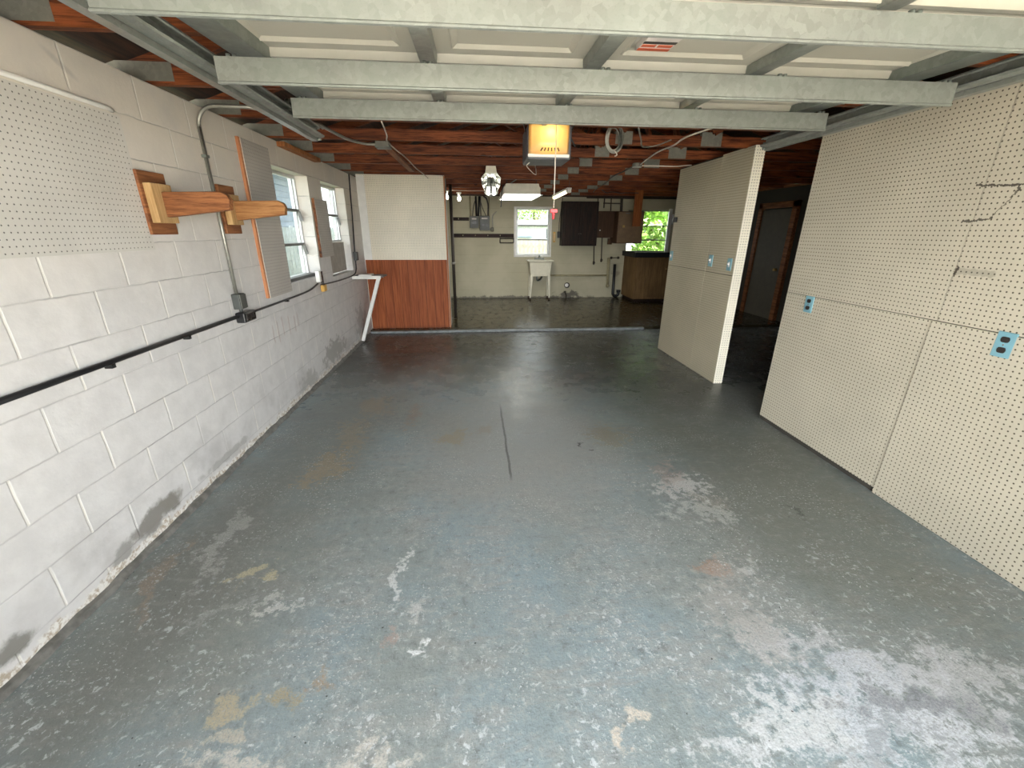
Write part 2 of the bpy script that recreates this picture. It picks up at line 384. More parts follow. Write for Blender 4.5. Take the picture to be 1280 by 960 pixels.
def right_marks(t, c):
    p = t.xyz(); wob = t.math('MULTIPLY', t.math('SUBTRACT', t.noise(60, 3), .5), .03)
    def seg(y0, z0, y1, z1, w, k, c):
        # distance to a short stroke on the board
        q = t.n('ShaderNodeCombineXYZ'); t.l(t.math('SUBTRACT', t.math('ADD', p[1], wob), y0), q.inputs[0]); t.l(t.math('SUBTRACT', t.math('ADD', p[2], wob), z0), q.inputs[1])
        L2 = (y1-y0)**2+(z1-z0)**2
        h = t.math('DIVIDE', t.vmath('DOT_PRODUCT', q.outputs[0], (y1-y0, z1-z0, 0)), L2, clamp=True)
        sc = t.n('ShaderNodeVectorMath', operation='SCALE'); sc.inputs[0].default_value = (y1-y0, z1-z0, 0); t.l(h, sc.inputs['Scale'])
        d = t.vmath('LENGTH', t.vmath('SUBTRACT', q.outputs[0], sc.outputs[0]))
        return t.mix(t.ramp(d, w*.5, w, k, 0), c, (.03,.022,.015))
    for s in ((2.14,1.83,1.95,1.815,.006,.9),(1.95,1.815,1.955,1.79,.006,.9),(1.955,1.79,2.02,1.67,.004,.8),(2.02,1.67,2.15,1.655,.006,.85),(2.09,1.43,2.10,1.395,.007,.9)):
        c = seg(*s, c)
    c = seg(2.09,1.412,1.93,1.41,.022,.28,c)
    c = seg(2.10,1.14,2.10,2.3,.004,.25,c)
    return c

M = {}
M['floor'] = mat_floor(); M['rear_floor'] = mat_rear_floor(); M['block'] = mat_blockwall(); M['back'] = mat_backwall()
M['panelling'] = mat_panelwood(); M['deck'] = mat_deck()
M['peg_grey'] = pegboard('grey_pegboard', (.60,.58,.53), (1,2), r=.12, hole=(.10,.095,.085))
M['peg_taupe'] = pegboard('taupe_pegboard', (.47,.44,.40), (1,2), r=.12, hole=(.10,.09,.08))
M['peg_cream'] = pegboard('cream_pegboard', (.53,.485,.38), (1,2), r=.16, hole=(.075,.062,.04), marks=right_marks)
M['peg_cream_low'] = pegboard('cream_pegboard_lower', (.53,.485,.38), (1,2), r=.16, hole=(.075,.062,.04))
M['peg_far'] = pegboard('cream_pegboard_side', (.49,.44,.315), (1,2), r=.155, hole=(.075,.062,.04))
M['peg_end'] = pegboard('cream_pegboard_end', (.88,.83,.68), (0,2), r=.16, hole=(.06,.05,.03))
M['peg_white'] = pegboard('white_pegboard', (.78,.72,.59), (0,2), r=.15, hole=(.12,.10,.07))
M['hardboard'] = plain('brown_hardboard', (.36,.33,.29), .7)
M['truss'] = wood('red_brown_timber', (.050,.012,.005), (.26,.072,.022), 0, 1.4)
M['beam_y'] = wood('red_brown_timber_long', (.14,.05,.02), (.34,.13,.05), 1)
M['orange_wood'] = wood('orange_pine', (.28,.095,.03), (.50,.20,.07), 2, 1.5)
M['post_wood'] = wood('red_orange_pine', (.20,.055,.014), (.40,.13,.035), 2, 1.5)
M['arm_wood'] = wood('stained_pine_arm', (.15,.050,.017), (.38,.155,.058), 0, 2.4)
M['arm_wood_light'] = wood('oiled_pine_arm', (.27,.11,.038), (.52,.26,.10), 0, 2.4)
M['pale_pine'] = wood('pale_pine', (.46,.27,.11), (.68,.45,.21), 2, 2.0)
M['dark_plate'] = wood('dark_stained_plate', (.13,.045,.018), (.34,.14,.055), 1)
M['trim_orange'] = wood('cedar_trim', (.38,.15,.065), (.56,.25,.12), 2)
M['walnut'] = wood('dark_walnut', (.006,.003,.002), (.028,.012,.006), 2, rough=.55)
M['brown_door'] = wood('brown_cabinet_paint', (.045,.021,.009), (.085,.042,.019), 2, rough=.55, knots=False)
M['tan_door'] = plain('tan_cabinet_paint', (.19,.12,.066), .6)
M['oak'] = wood('oak_cabinet', (.13,.075,.03), (.24,.145,.06), 2, knots=False)
M['dark_wood'] = wood('dark_rail_wood', (.012,.006,.005), (.04,.018,.013), 0)
M['galv'] = galv('galvanised_steel', (.27,.28,.255), .5, .38); M['galv_dark'] = galv('dull_galvanised_steel', (.22,.24,.22), .55, .38)
M['gusset'] = galv('gusset_plate_steel', (.19,.185,.155), .25, .6)
M['conduit'] = galv('conduit_steel', (.34,.33,.29), .6, .38)
M['door_skin'] = plain('cream_door_skin', (.45,.43,.36), .45, var=.03)
M['white_paint'] = plain('white_paint', (.76,.75,.71), .5, var=.05)
M['cream_paint'] = plain('cream_paint', (.72,.68,.56), .5, var=.05)
M['white_frame'] = plain('aluminium_frame', (.55,.56,.56), .4, .4, var=.05)
M['dark_frame'] = plain('weathered_frame', (.16,.16,.155), .5, .3)
M['black'] = plain('black_pvc', (.012,.012,.013), .35)
M['black_metal'] = plain('black_steel', (.02,.02,.02), .45, .3)
M['grey_box'] = plain('grey_box_paint', (.075,.08,.075), .5, .2)
M['grey_panel'] = plain('meter_grey', (.10,.10,.088), .5, .2)
M['wire_grey'] = plain('grey_cable', (.05,.045,.04), .5)
M['wire_white'] = plain('white_cable', (.62,.55,.47), .5)
M['blue_plate'] = plain('blue_plate', (.20,.40,.47), .35, var=.06)
M['receptacle'] = plain('black_receptacle', (.03,.025,.022), .3)
M['white_plastic'] = plain('white_plastic', (.82,.81,.77), .35, var=.03)
M['yellow'] = plain('ochre_tag', (.62,.36,.08), .5)
M['brass'] = plain('brass', (.5,.34,.12), .35, .8)
M['red'] = plain('red_plastic', (.75,.05,.06), .4)
M['opener_grey'] = plain('opener_housing', (.10,.10,.11), .45)
M['sink'] = plain('laundry_tub_resin', (.66,.63,.50), .4, var=.05)
M['rubber'] = plain('dark_foot', (.05,.03,.02), .6)
M['counter'] = plain('dark_laminate', (.004,.004,.006), .5)
M['chrome'] = plain('reflector_aluminium', (.82,.83,.80), .18, .95, var=.05)
M['concrete'] = plain('bare_concrete', (.16,.155,.14), .75, var=.3, scale=20, bump=.3)
M['kerb'] = plain('grey_kerb_paint', (.20,.215,.215), .5, var=.25, scale=14)
M['pipe_cream'] = plain('painted_pipe', (.33,.29,.17), .5)
M['pipe_dark'] = plain('old_iron_pipe', (.05,.04,.032), .55, .3)
M['shade_plaster'] = plain('room_shade_paint', (.05,.045,.036), .9); M['shade_door'] = plain('door_shade_paint', (.10,.09,.07), .7)  # the side room's shade is put into these wall and door colours
M['siding'] = plain('blue_grey_siding', (.17,.21,.28), .7)
M['fence_white'] = plain('white_fence_paint', (.44,.49,.53), .6)
M['fence_pale'] = plain('bleached_fence', (.52,.43,.40), .7)
M['drive'] = plain('driveway_concrete', (.62,.59,.53), .8, var=.1, scale=3)
M['lawn'] = plain('lawn', (.09,.11,.05), .9, var=.3, scale=6)
M['leaf'] = plain('leaf_green', (.20,.34,.06), .6, var=.45, scale=4)
M['leaf_dark'] = plain('leaf_deep_green', (.13,.24,.05), .6, var=.45, scale=4)
M['bark'] = plain('bark', (.14,.10,.07), .9, var=.3)
M['house_white'] = plain('pale_house_wall', (.50,.51,.54), .7)
M['house_roof'] = plain('grey_roof', (.34,.34,.36), .8)
M['pane_dark'] = plain('dark_pane', (.05,.06,.07), .2)
M['paper'] = plain('label_paper', (.60,.55,.52), .6)
M['label_red'] = plain('label_orange_red', (.50,.10,.04), .6)
M['label_black'] = plain('label_black', (.03,.025,.02), .6)
M['tube_glow'] = emit('tube_glow', (1, .96, .86), 3.2)
M['tube_yellow'] = emit('tube_yellow_glow', (1, .86, .42), 2.2)
M['bulb_glow'] = emit('bulb_glow', (1, .92, .75), 10)
M['opener_bulb'] = emit('opener_bulb_glow', (1, .80, .42), 15)
def mat_glass():
    t = NT('window_glass'); tr = t.n('ShaderNodeBsdfTransparent'); tr.inputs[0].default_value = (.93,.96,.95,1)
    gl = t.n('ShaderNodeBsdfGlossy'); gl.inputs['Roughness'].default_value = .03
    lw = t.n('ShaderNodeLayerWeight'); fr = t.math('ADD', t.math('MULTIPLY', t.math('POWER', lw.outputs['Facing'], 5.0), .8), .035)
    mx = t.n('ShaderNodeMixShader'); t.l(fr, mx.inputs[0]); t.l(tr.outputs[0], mx.inputs[1]); t.l(gl.outputs[0], mx.inputs[2])
    t.l(mx.outputs[0], t.out.inputs[0]); return t.m
M['glass'] = mat_glass()
def mat_lens():
    t = NT('amber_lens'); tl = t.n('ShaderNodeBsdfTranslucent'); tl.inputs[0].default_value = (.93,.72,.38,1)
    df = t.n('ShaderNodeBsdfDiffuse'); df.inputs[0].default_value = (.85,.72,.50,1); gl = t.n('ShaderNodeBsdfGlossy'); gl.inputs['Roughness'].default_value = .25
    a = t.n('ShaderNodeMixShader'); a.inputs[0].default_value = .35; t.l(tl.outputs[0], a.inputs[1]); t.l(df.outputs[0], a.inputs[2])
    b = t.n('ShaderNodeMixShader'); b.inputs[0].default_value = .05; t.l(a.outputs[0], b.inputs[1]); t.l(gl.outputs[0], b.inputs[2])
    t.l(b.outputs[0], t.out.inputs[0]); return t.m
M['lens'] = mat_lens()

# ------------------------------------------------------------------ the room shell
XL, XR, YB, YF, ZT = -1.76, 5.6, 10.45, -.35, 2.355
ZR = .045
def wall_grid(const, axis, u0, u1, z0, z1, holes):
    us = sorted({u0, u1, *[h[0] for h in holes], *[h[1] for h in holes]}); zs = sorted({z0, z1, *[h[2] for h in holes], *[h[3] for h in holes]})
    m = MB()
    for a, b in zip(us, us[1:]):
        for c, d in zip(zs, zs[1:]):
            if any(h[0] <= (a+b)/2 <= h[1] and h[2] <= (c+d)/2 <= h[3] for h in holes): continue
            if axis == 1: m.box(const[0], const[1], a, b, c, d)
            else: m.box(a, b, const[0], const[1], c, d)
    bmesh.ops.remove_doubles(m.bm, verts=m.bm.verts[:], dist=1e-5)
    seen = {}
    for f in m.bm.faces[:]:
        k = frozenset(v.index for v in f.verts) if False else frozenset(tuple(round(x, 4) for x in v.co) for v in f.verts)
        seen.setdefault(k, []).append(f)
    dead = [f for fs in seen.values() if len(fs) > 1 for f in fs]
    bmesh.ops.delete(m.bm, geom=dead, context='FACES')
    return m
W1 = (4.02, 5.09, 1.12, 2.14); W2 = (5.50, 6.42, 1.06, 2.14)
W3 = (.98, 1.79, 1.06, 2.10); W4 = (3.66, 4.74, 1.13, 2.09)
struct(wall_grid((XL-.20, XL), 1, YF, YB+.2, -.1, ZT, [W1, W2]).build('wall_left', M['block'], origin=(XL, 0, 0)), 'white painted concrete block side wall')
struct(wall_grid((YB, YB+.20), 0, XL, XR, -.1, ZT, [W3, W4]).build('wall_back', M['back'], origin=(0, YB, 0)), 'cream painted block end wall')
struct(MB().box(XR, XR+.2, YF, YB+.2, -.1, ZT).build('wall_right_outer', M['shade_plaster']), 'outer wall of the dark side room')
DX0, DX1, DZ = -.98, 2.00, 2.06
struct(wall_grid((YF-.2, YF), 0, XL-.2, XR+.2, -.1, 2.5, [(DX0, DX1, -.2, DZ)]).build('wall_front', M['block'], origin=(0, YF, 0)), 'front wall around the garage door opening')
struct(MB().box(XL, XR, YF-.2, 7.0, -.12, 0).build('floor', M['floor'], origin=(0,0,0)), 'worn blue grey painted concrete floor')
struct(MB().box(XL, XR, 7.0, YB, -.12, ZR).build('floor_rear', M['rear_floor'], origin=(0,7,0)), 'raised brown concrete floor at the back')
kb = MB().box(XL+.02, 2.9, 6.93, 7.0, 0, .038); struct(kb.build('trim_kerb', M['kerb'], bevel=.008), 'low grey kerb where the floor steps up')
# rough concrete footing along the white wall
bm = MB(); N = 90; prev = None
for i in range(N+1):
    y = YF + (6.93-YF)*i/N; w = .028+random.uniform(-.008,.008); h = .030+random.uniform(-.008,.010)
    cur = [bm.bm.verts.new(p) for p in ((XL+w, y, 0), (XL+w*.6, y, h*.75), (XL, y, h))]
    if prev:
        for k in range(2): bm.bm.faces.new((prev[k], cur[k], cur[k+1], prev[k+1]))
    prev = cur
struct(bm.build('trim_footing', M['concrete'], origin=(XL, 0, 0)), 'rough grey concrete footing under the white wall')
# roof deck: two slopes of planks
RX = (XL+XR)/2; RZ = 2.52+(RX-XL)*.33
rd = MB(); ov = .5
for s in (-1, 1):
    xe = XL-.2-ov if s < 0 else XR+.2+ov; ze = RZ-(abs(xe-RX))*.33
    rd.prism([(RX, YF-.7, RZ), (xe, YF-.7, ze), (xe, YF-.7, ze+.03), (RX, YF-.7, RZ+.03)], (0, YB+1.4-YF, 0))
struct(rd.build('ceiling', M['deck'], origin=(RX, 0, RZ)), 'underside of the dark plank roof')
g = MB()
for y in (YF-.2, YB+.02): g.prism([(XL-.2, y, ZT), (XR+.2, y, ZT), (RX, y, RZ-.01)], (0, .16, 0))
struct(g.build('wall_gable', M['deck'], origin=(RX, 0, ZT)))
struct(MB().box(XL-.19, XL-.09, YF, YB, ZT, ZT+.035).box(XR, XR+.12, YF, YB, ZT, ZT+.035).build('trim_plate', M['beam_y'], origin=(XL,0,ZT)), 'timber plate on top of the block wall')

# ------------------------------------------------------------------ roof trusses
ORD = ['first','second','third','fourth','fifth','sixth','seventh','eighth','ninth','tenth','eleventh','twelfth']
tr = thing('roof_truss', 'red brown timber roof truss, first one in from the garage door header', 'roof truss', (0, 2.2, 2.36), 'roof trusses over the garage')
y0, y1 = 2.2, 2.24
MB().box(XL-.2, XR+.2, y0, y1, 2.36, 2.449).build('bottom_chord', M['truss'], tr)
for s in (-1, 1):
    xe = XL-.2 if s < 0 else XR+.2; ze = RZ-abs(xe-RX)*.33
    MB().prism([(RX, y0, RZ-.02), (xe, y0, ze-.02), (xe, y0, ze-.11), (RX, y0, RZ-.13)], (0, .04, 0)).build('top_chord', M['truss'], tr)
for a, b in (((1.40, 2.47), (.35, 3.02)), ((1.40, 2.47), (RX, 3.55)), ((2.28, 2.47), (RX, 3.55)), ((2.28, 2.47), (3.3, 3.05))):
    MB().bar((a[0], 2.22, a[1]), (b[0], 2.22, b[1]), .036, .085, (0,1,0)).build('web', M['truss'], tr)
for x0, x1, z0, z1 in ((-1.98, -1.64, 2.375, 2.465), (1.33, 1.49, 2.368, 2.475), (2.16, 2.36, 2.364, 2.482)):
    MB().box(x0, x1, y0-.002, y1+.002, z0, z1).build('gusset_plate', M['gusset'], tr)
TY = [2.2+.71*k for k in range(12)]
for k in range(1, 12):
    dup(tr, (0, .71*k, 0), 'red brown timber roof truss, %s one in from the garage door header' % ORD[k])

# ------------------------------------------------------------------ windows
def window(name, label, axis, u0, u1, z0, z1, d, bars, jamb, matf, sign=1):
    root = thing(name, label, 'window', ((d, (u0+u1)/2, z0) if axis == 1 else ((u0+u1)/2, d, z0)), kind='structure'); del root['category']
    def bx(a, b, p, q, o0, o1):
        m = MB()
        return m.box(d+o0, d+o1, a, b, p, q) if axis == 1 else m.box(a, b, d+o0, d+o1, p, q)
    f = .03
    fr = MB()
    for a, b, p, q in ((u0, u0+f, z0, z1), (u1-f, u1, z0, z1), (u0+f, u1-f, z0, z0+f), (u0+f, u1-f, z1-f, z1)):
        if axis == 1: fr.box(d-.025, d+.025, a, b, p, q)
        else: fr.box(a, b, d-.025, d+.025, p, q)
    fr.build('window_frame', M[matf], root, bevel=.003)
    edges = [z0+f]+list(bars)+[z1-f]
    for i, z in enumerate(bars):
        bx(u0+f, u1-f, z-.013, z+.013, -.03, .03).build('mullion', M['dark_frame'], root, bevel=.003)
    for p, q in zip(edges, edges[1:]):
        bx(u0+f, u1-f, p+.008, q-.008, -.003, .003).build('pane', M['glass'], root)
    for sgn in (0, 1):
        u = u0+f if sgn == 0 else u1-f-.018
        bx(u, u+.018, z0+f, z1-f, -.035, .0).build('sash_rail', M['white_frame'], root, bevel=.002)
    return root
w1 = window('window_1', 'awning window behind the tall grey pegboard strip on the white wall', 1, W1[0], W1[1], W1[2], W1[3], XL-.15, (1.46, 1.80), None, 'white_frame')
MB().box(XL-.125, XL-.05, 4.05, 5.06, 1.12, 1.15).build('sill_rail', M['dark_frame'], w1, bevel=.004)
for z in (1.42, 1.76): MB().bar((XL-.125, 5.045, z+.03), (XL-.105, 5.045, z-.07), .012, .035).build('hinge_arm', M['dark_frame'], w1)
w2 = window('window_2', 'smaller awning window over a board panel near the corner shelf', 1, W2[0], W2[1], 1.45, W2[3], XL-.14, (1.79,), None, 'white_frame')
for z in (1.74,): MB().bar((XL-.115, 6.375, z+.03), (XL-.095, 6.375, z-.07), .012, .03).build('hinge_arm', M['dark_frame'], w2)
w3 = window('window_3', 'white framed window over the laundry tub', 0, W3[0], W3[1], W3[2], W3[3], YB+.10, (1.41, 1.73), None, 'white_frame')
w4 = window('window_4', 'window with green leaves outside, behind the hanging timber', 0, W4[0], W4[1], W4[2], W4[3], YB+.10, (1.41, 1.73), None, 'dark_frame')
MB().box(4.66, 4.74, YB-.02, YB, 1.10, 2.12).build('casing', M['white_paint'], w4, bevel=.003)
m = MB()
for a in ((W3[0]-.05, W3[0], W3[2]-.04, W3[3]+.04), (W3[1], W3[1]+.04, W3[2]-.04, W3[3]+.04), (W3[0], W3[1], W3[3], W3[3]+.04), (W3[0], W3[1], W3[2]-.04, W3[2])):
    m.box(a[0], a[1], YB-.015, YB+.001, a[2], a[3])
m.build('casing', M['white_paint'], w3, bevel=.003)
tag(MB().box(XL-.10, XL-.085, 5.52, 6.40, 1.07, 1.45).build('infill_board', M['hardboard']), 'grey brown board closing the opening under the smaller window', 'board')

# ------------------------------------------------------------------ things on the white wall
tag(MB().box(XL, XL+.007, 1.25, 2.575, 1.495, 2.132).build('pegboard', M['peg_grey'], bevel=.001), 'large grey pegboard on the white block wall nearest the garage door', 'pegboard')
tag(MB().tube([(XL+.014, 1.2, 2.150), (XL+.014, 2.50, 2.150), (XL+.004, 2.54, 2.148)], .011, 8).build('conduit_pipe', M['white_paint']), 'thin white painted pipe running just above the large grey pegboard', 'pipe')
def bracket(y0, y1, label, wood_arm):
    yc = (y0+y1)/2
    b = thing('rack_arm', label, 'wall bracket', (XL, yc, 1.57), 'wooden rack arms on the white wall')
    MB().box(XL, XL+.022, y0, y1, 1.575, 1.895).build('back_plate', M['dark_plate'], b, bevel=.003)
    MB().box(XL+.022, XL+.062, y0+.02, y1-.03, 1.635, 1.835).build('mounting_block', M['pale_pine'], b, bevel=.003)
    pts = [(XL+.062, yc-.02, 1.665), (XL+.062, yc-.02, 1.795), (XL+.36, yc-.02, 1.800), (XL+.395, yc-.02, 1.785), (XL+.41, yc-.02, 1.76), (XL+.40, yc-.02, 1.705)]
    MB().prism(pts, (0, .045, 0)).build('arm', wood_arm, b, bevel=.005)
    return b
bracket(2.565, 2.775, 'wooden rack arm beside the large grey pegboard', M['arm_wood'])
bracket(3.30, 3.50, 'wooden rack arm between the steel conduit and the tall pegboard strip', M['arm_wood_light'])
# steel conduit: up the wall, bend, along under the trusses to a ceiling box
cd = thing('steel_conduit', 'bent steel conduit rising from the grey switch box up to the trusses', 'conduit', (XL, 3.24, 1.15))
path = [(XL+.022, 3.24, 1.14), (XL+.018, 3.245, 1.6), (XL+.018, 3.24, 2.22)] + arc((XL+.138, 3.24, 2.22), (-1,0,0), (0,0,1), .12, 0, math.pi/2, 8) + [(-1.42, 3.24, 2.338), (-1.30, 3.34, 2.338), (-1.12, 3.72, 2.338)] + smooth_path([(-1.12,3.74,2.338),(-1.07,4.18,2.338),(-.97,4.38,2.338),(-.87,4.41,2.338)])
MB().tube(path, .012, 8).build('pipe_run', M['conduit'], cd)
MB().box(XL, XL+.032, 3.225, 3.262, 2.045, 2.062).build('strap', M['galv_dark'], cd)
jb = thing('junction_box', 'small steel junction box under the trusses at the conduit end', 'junction box', (-.81, 4.42, 2.31))
MB().box(-.87, -.75, 4.36, 4.48, 2.315, 2.359).build('box_body', M['gusset'], jb, bevel=.004)
MB().box(-.875, -.745, 4.355, 4.485, 2.310, 2.316).build('cover', M['galv_dark'], jb)
sb = thing('switch_box', 'grey metal switch box at the foot of the bent steel conduit', 'switch box', (XL, 3.245, 1.04))
MB().box(XL, XL+.055, 3.20, 3.29, 1.055, 1.165).build('box_body', M['grey_box'], sb, bevel=.006)
MB().box(XL+.055, XL+.062, 3.205, 3.285, 1.06, 1.16).build('cover', M['grey_panel'], sb, bevel=.002)
MB().cyl((XL+.025, 3.25, 1.03), (XL+.025, 3.25, 1.056), .012).build('connector', M['grey_box'], sb)
ob = thing('outlet_box', 'black surface outlet box on the black conduit', 'outlet box', (XL, 3.28, .95))
MB().box(XL, XL+.065, 3.20, 3.37, .955, 1.030).build('box_body', M['black'], ob, bevel=.008)
MB().box(XL+.065, XL+.07, 3.22, 3.35, .965, 1.02).build('cover', M['receptacle'], ob, bevel=.003)
for y in (3.255, 3.315): MB().cyl((XL+.069, y, .992), (XL+.0735, y, .992), .016).build('socket', M['black_metal'], ob)
bc = thing('black_conduit', 'long black conduit running along the white wall below the windows', 'conduit', (XL, 3, 1))
MB().tube([(XL+.018, 1.0, 1.01), (XL+.018, 3.2, 1.005)], .013, 10).build('pipe_run', M['black'], bc)
MB().tube(smooth_path([(XL+.016, 3.37, 1.0), (XL+.016, 4.0, .998), (XL+.016, 4.6, 1.005), (XL+.016, 4.9, 1.045)]), .009, 8).build('cable_run', M['black'], bc)
for y in (2.05, 2.62, 4.05): MB().box(XL, XL+.034, y-.012, y+.012, .980, 1.0).build('clip', M['black_metal'], bc)
dc = thing('dark_cable', 'dark cable running past the corner shelf and up the corner to the roof', 'cable', (XL, 6.5, 1))
MB().tube(smooth_path([(XL+.012, 5.0, 1.02), (XL+.012, 5.7, .995), (XL+.012, 6.35, 1.0), (XL+.012, 6.52, 1.06), (XL+.012, 6.55, 1.2)]), .008, 8).build('cable_run', M['black'], dc)
MB().tube(smooth_path([(XL+.012, 6.56, 1.3), (XL+.012, 6.58, 1.4), (XL+.012, 6.64, 1.7), (XL+.012, 6.70, 2.1), (XL+.012, 6.74, 2.35)]), .009, 8).build('cable_riser', M['black'], dc)
MB().box(XL, XL+.05, 6.51, 6.60, 1.19, 1.31).build('cable_box', M['grey_box'], dc, bevel=.005)
rc = thing('plug_box', 'white and black receptacle box at the lower corner of the larger window', 'outlet box', (XL, 4.96, 1.06))
MB().box(XL, XL+.045, 4.90, 4.955, 1.06, 1.18).build('box_body', M['white_plastic'], rc, bevel=.005)
MB().box(XL, XL+.04, 4.957, 5.03, 1.05, 1.17).build('receptacle_face', M['receptacle'], rc, bevel=.004)
yb = thing('padlock', 'brass coloured padlock shaped box hanging from the cable below the larger window', 'padlock', (XL, 4.99, .97))
MB().box(XL+.02, XL+.06, 4.95, 5.04, .95, 1.02).build('body', M['yellow'], yb, bevel=.005)
MB().tube([(XL+.04, 4.965, 1.02)]+arc((XL+.04, 4.99, 1.035), (0,-1,0), (0,0,1), .025, 0, math.pi, 8)+[(XL+.04, 5.015, 1.02)], .005, 6).build('shackle', M['black_metal'], yb)
# tall pegboard strip with cedar edge
p2 = thing('pegboard', 'tall narrow grey pegboard with cedar edge strip overlapping the larger window', 'pegboard', (XL, 3.95, 1.06))
MB().box(XL+.022, XL+.028, 3.735, 4.185, 1.06, 2.255).build('board', M['peg_taupe'], p2)
MB().box(XL, XL+.022, 3.71, 3.745, 1.06, 2.258).build('edge_strip', M['trim_orange'], p2, bevel=.003)
MB().box(XL, XL+.022, 4.15, 4.18, 1.06, 2.255).build('far_edge_strip', M['white_paint'], p2)
p3 = thing('pegboard', 'short grey pegboard between the two windows of the white wall', 'pegboard', (XL, 5.34, 1.3))
MB().box(XL+.02, XL+.026, 5.15, 5.56, 1.31, 1.93).build('board', M['peg_taupe'], p3)
MB().box(XL, XL+.022, 5.13, 5.165, 1.31, 1.932).build('edge_strip', M['dark_plate'], p3, bevel=.003)
tag(MB().box(XL-.02, XL+.07, 4.45, 5.40, 2.315, 2.355).build('timber_block', M['orange_wood'], bevel=.004), 'orange timber packing on top of the wall above the larger window', 'timber')
# corner shelf
sh = thing('corner_shelf', 'small white shelf on a slanted brace in front of the wood panelling', 'shelf', (XL, 6.6, 0))
MB().box(XL, -1.33, 6.32, 6.62, .965, .985).build('shelf_board', M['dark_frame'], sh, bevel=.003)
MB().box(XL, -1.36, 6.30, 6.322, .945, .99).build('front_edge', M['white_paint'], sh, bevel=.003)
MB().bar((-1.40, 6.36, .955), (XL+.035, 6.36, .03), .05, .05, (0,1,0)).build('brace', M['white_paint'], sh, bevel=.004)
tag(MB().box(XL+.08, XL+.26, 6.34, 6.52, .985, 1.005).build('flat_box', M['white_plastic'], bevel=.004), 'flat white box lying on the corner shelf', 'box')

# ------------------------------------------------------------------ boxed-in partition
PY = 7.15
struct(MB().box(XL, -.47, PY, PY+.08, ZR, 2.40).build('wall_partition', M['cream_paint'], origin=(-1.1, PY, ZR)), 'partition wall across the left bay')
struct(MB().box(-.50, -.44, PY, 7.55, ZR, 2.40).build('wall_partition_side', M['hardboard'], origin=(-.47, 7.4, ZR)), 'return of the partition wall')
tag(MB().box(XL+.12, -.44, PY-.008, PY, 1.16, 2.385).build('pegboard', M['peg_white'], bevel=.001), 'square white pegboard above the wood panelling on the partition', 'pegboard')
tag(MB().box(XL+.01, -.46, PY-.012, PY, .02, 1.16).build('wood_panelling', M['panelling']), 'red brown vertical plank panelling on the lower half of the partition', 'panelling')
struct(MB().box(XL, XL+.12, PY-.005, PY, 1.0, 2.385).build('trim_1', M['white_paint']))
struct(MB().box(-.455, -.435, PY-.014, PY+.01, .02, 2.39).build('trim_2', M['trim_orange']))
pl = thing('standpipe', 'dark vertical pipe standing behind the edge of the partition', 'pipe', (-.40, 8.1, ZR))
MB().cyl((-.40, 8.1, ZR), (-.40, 8.1, 2.36), .028, n=14).build('pipe_run', M['pipe_dark'], pl)
MB().cyl((-.40, 8.1, 1.02), (-.40, 8.1, 1.06), .036, n=14).build('collar', M['conduit'], pl)

# ------------------------------------------------------------------ pegboard walls on the open side
RXF = 2.56
struct(MB().box(RXF+.008, RXF+.12, YF, 3.29, 0, 2.36).build('wall_right', M['shade_plaster']), 'stud wall behind the cream pegboards')
tag(MB().box(RXF, RXF+.008, 2.105, 3.29, 1.142, 2.355).build('pegboard', M['peg_cream'], bevel=.001), 'upper cream pegboard sheet beside the dark doorway', 'pegboard', 'cream pegboard sheets')
tag(MB().box(RXF, RXF+.008, .9, 2.102, 1.142, 2.355).build('pegboard', M['peg_cream'], bevel=.001), 'upper cream pegboard sheet with dark scribbled line, nearest the garage door', 'pegboard', 'cream pegboard sheets')
tag(MB().box(RXF, RXF+.008, 2.125, 3.29, .035, 1.138).build('pegboard', M['peg_cream_low'], bevel=.001), 'lower cream pegboard sheet beside the dark doorway, gap at the floor', 'pegboard', 'cream pegboard sheets')
tag(MB().box(RXF-.006, RXF+.008, .9, 2.122, .004, 1.138).build('pegboard', M['peg_cream_low'], bevel=.001), 'lower cream pegboard sheet reaching the floor nearest the garage door', 'pegboard', 'cream pegboard sheets')
struct(MB().box(2.64, 2.725, 4.208, 5.72, 0, 2.36).build('wall_right_rear', M['shade_plaster']), 'stub wall carrying the rear pegboards')
for a in ((4.208, 4.748, .004, 1.175, 'lower cream pegboard on the stub wall beside the bright end strip'), (4.752, 5.72, .004, 1.175, 'lower cream pegboard on the stub wall nearest the oak cabinet'),
          (4.208, 4.748, 1.18, 2.365, 'upper cream pegboard on the stub wall beside the bright end strip'), (4.752, 5.72, 1.18, 2.345, 'upper cream pegboard on the stub wall nearest the oak cabinet')):
    tag(MB().box(2.632, 2.64, a[0], a[1], a[2], a[3]).build('pegboard', M['peg_far'], bevel=.001), a[4], 'pegboard', 'pegboards on the stub wall')
tag(MB().box(2.632, 2.733, 4.20, 4.208, .004, 2.365).build('pegboard', M['peg_end'], bevel=.001), 'narrow bright pegboard strip capping the end of the stub wall', 'pegboard')

def plate(y, z, x, label, group, toggle=False):
    o = thing('switch_plate' if toggle else 'outlet_plate', label, 'light switch' if toggle else 'power outlet', (x, y, z), group)
    w, h = .04, .062
    MB().box(x-.007, x, y-w, y+w, z-h, z+h).build('cover_plate', M['blue_plate'], o, bevel=.003)
    if toggle:
        MB().box(x-.009, x-.006, y-.012, y+.012, z-.025, z+.025).build('slot', M['white_plastic'], o)
        MB().bar((x-.006, y, z), (x-.024, y, z+.010), .010, .013).build('toggle', M['white_plastic'], o)
    else:
        for dz in (.026, -.026):
            MB().prism([(x-.006, y+.018*math.cos(k*math.pi/8), z+dz+max(-.014, min(.014, .018*math.sin(k*math.pi/8)))) for k in range(16)], (-.005, 0, 0)).build('receptacle', M['receptacle'], o)
        MB().cyl((x-.0065, y, z), (x-.009, y, z), .004, n=8).build('screw', M['chrome'], o)
    return o
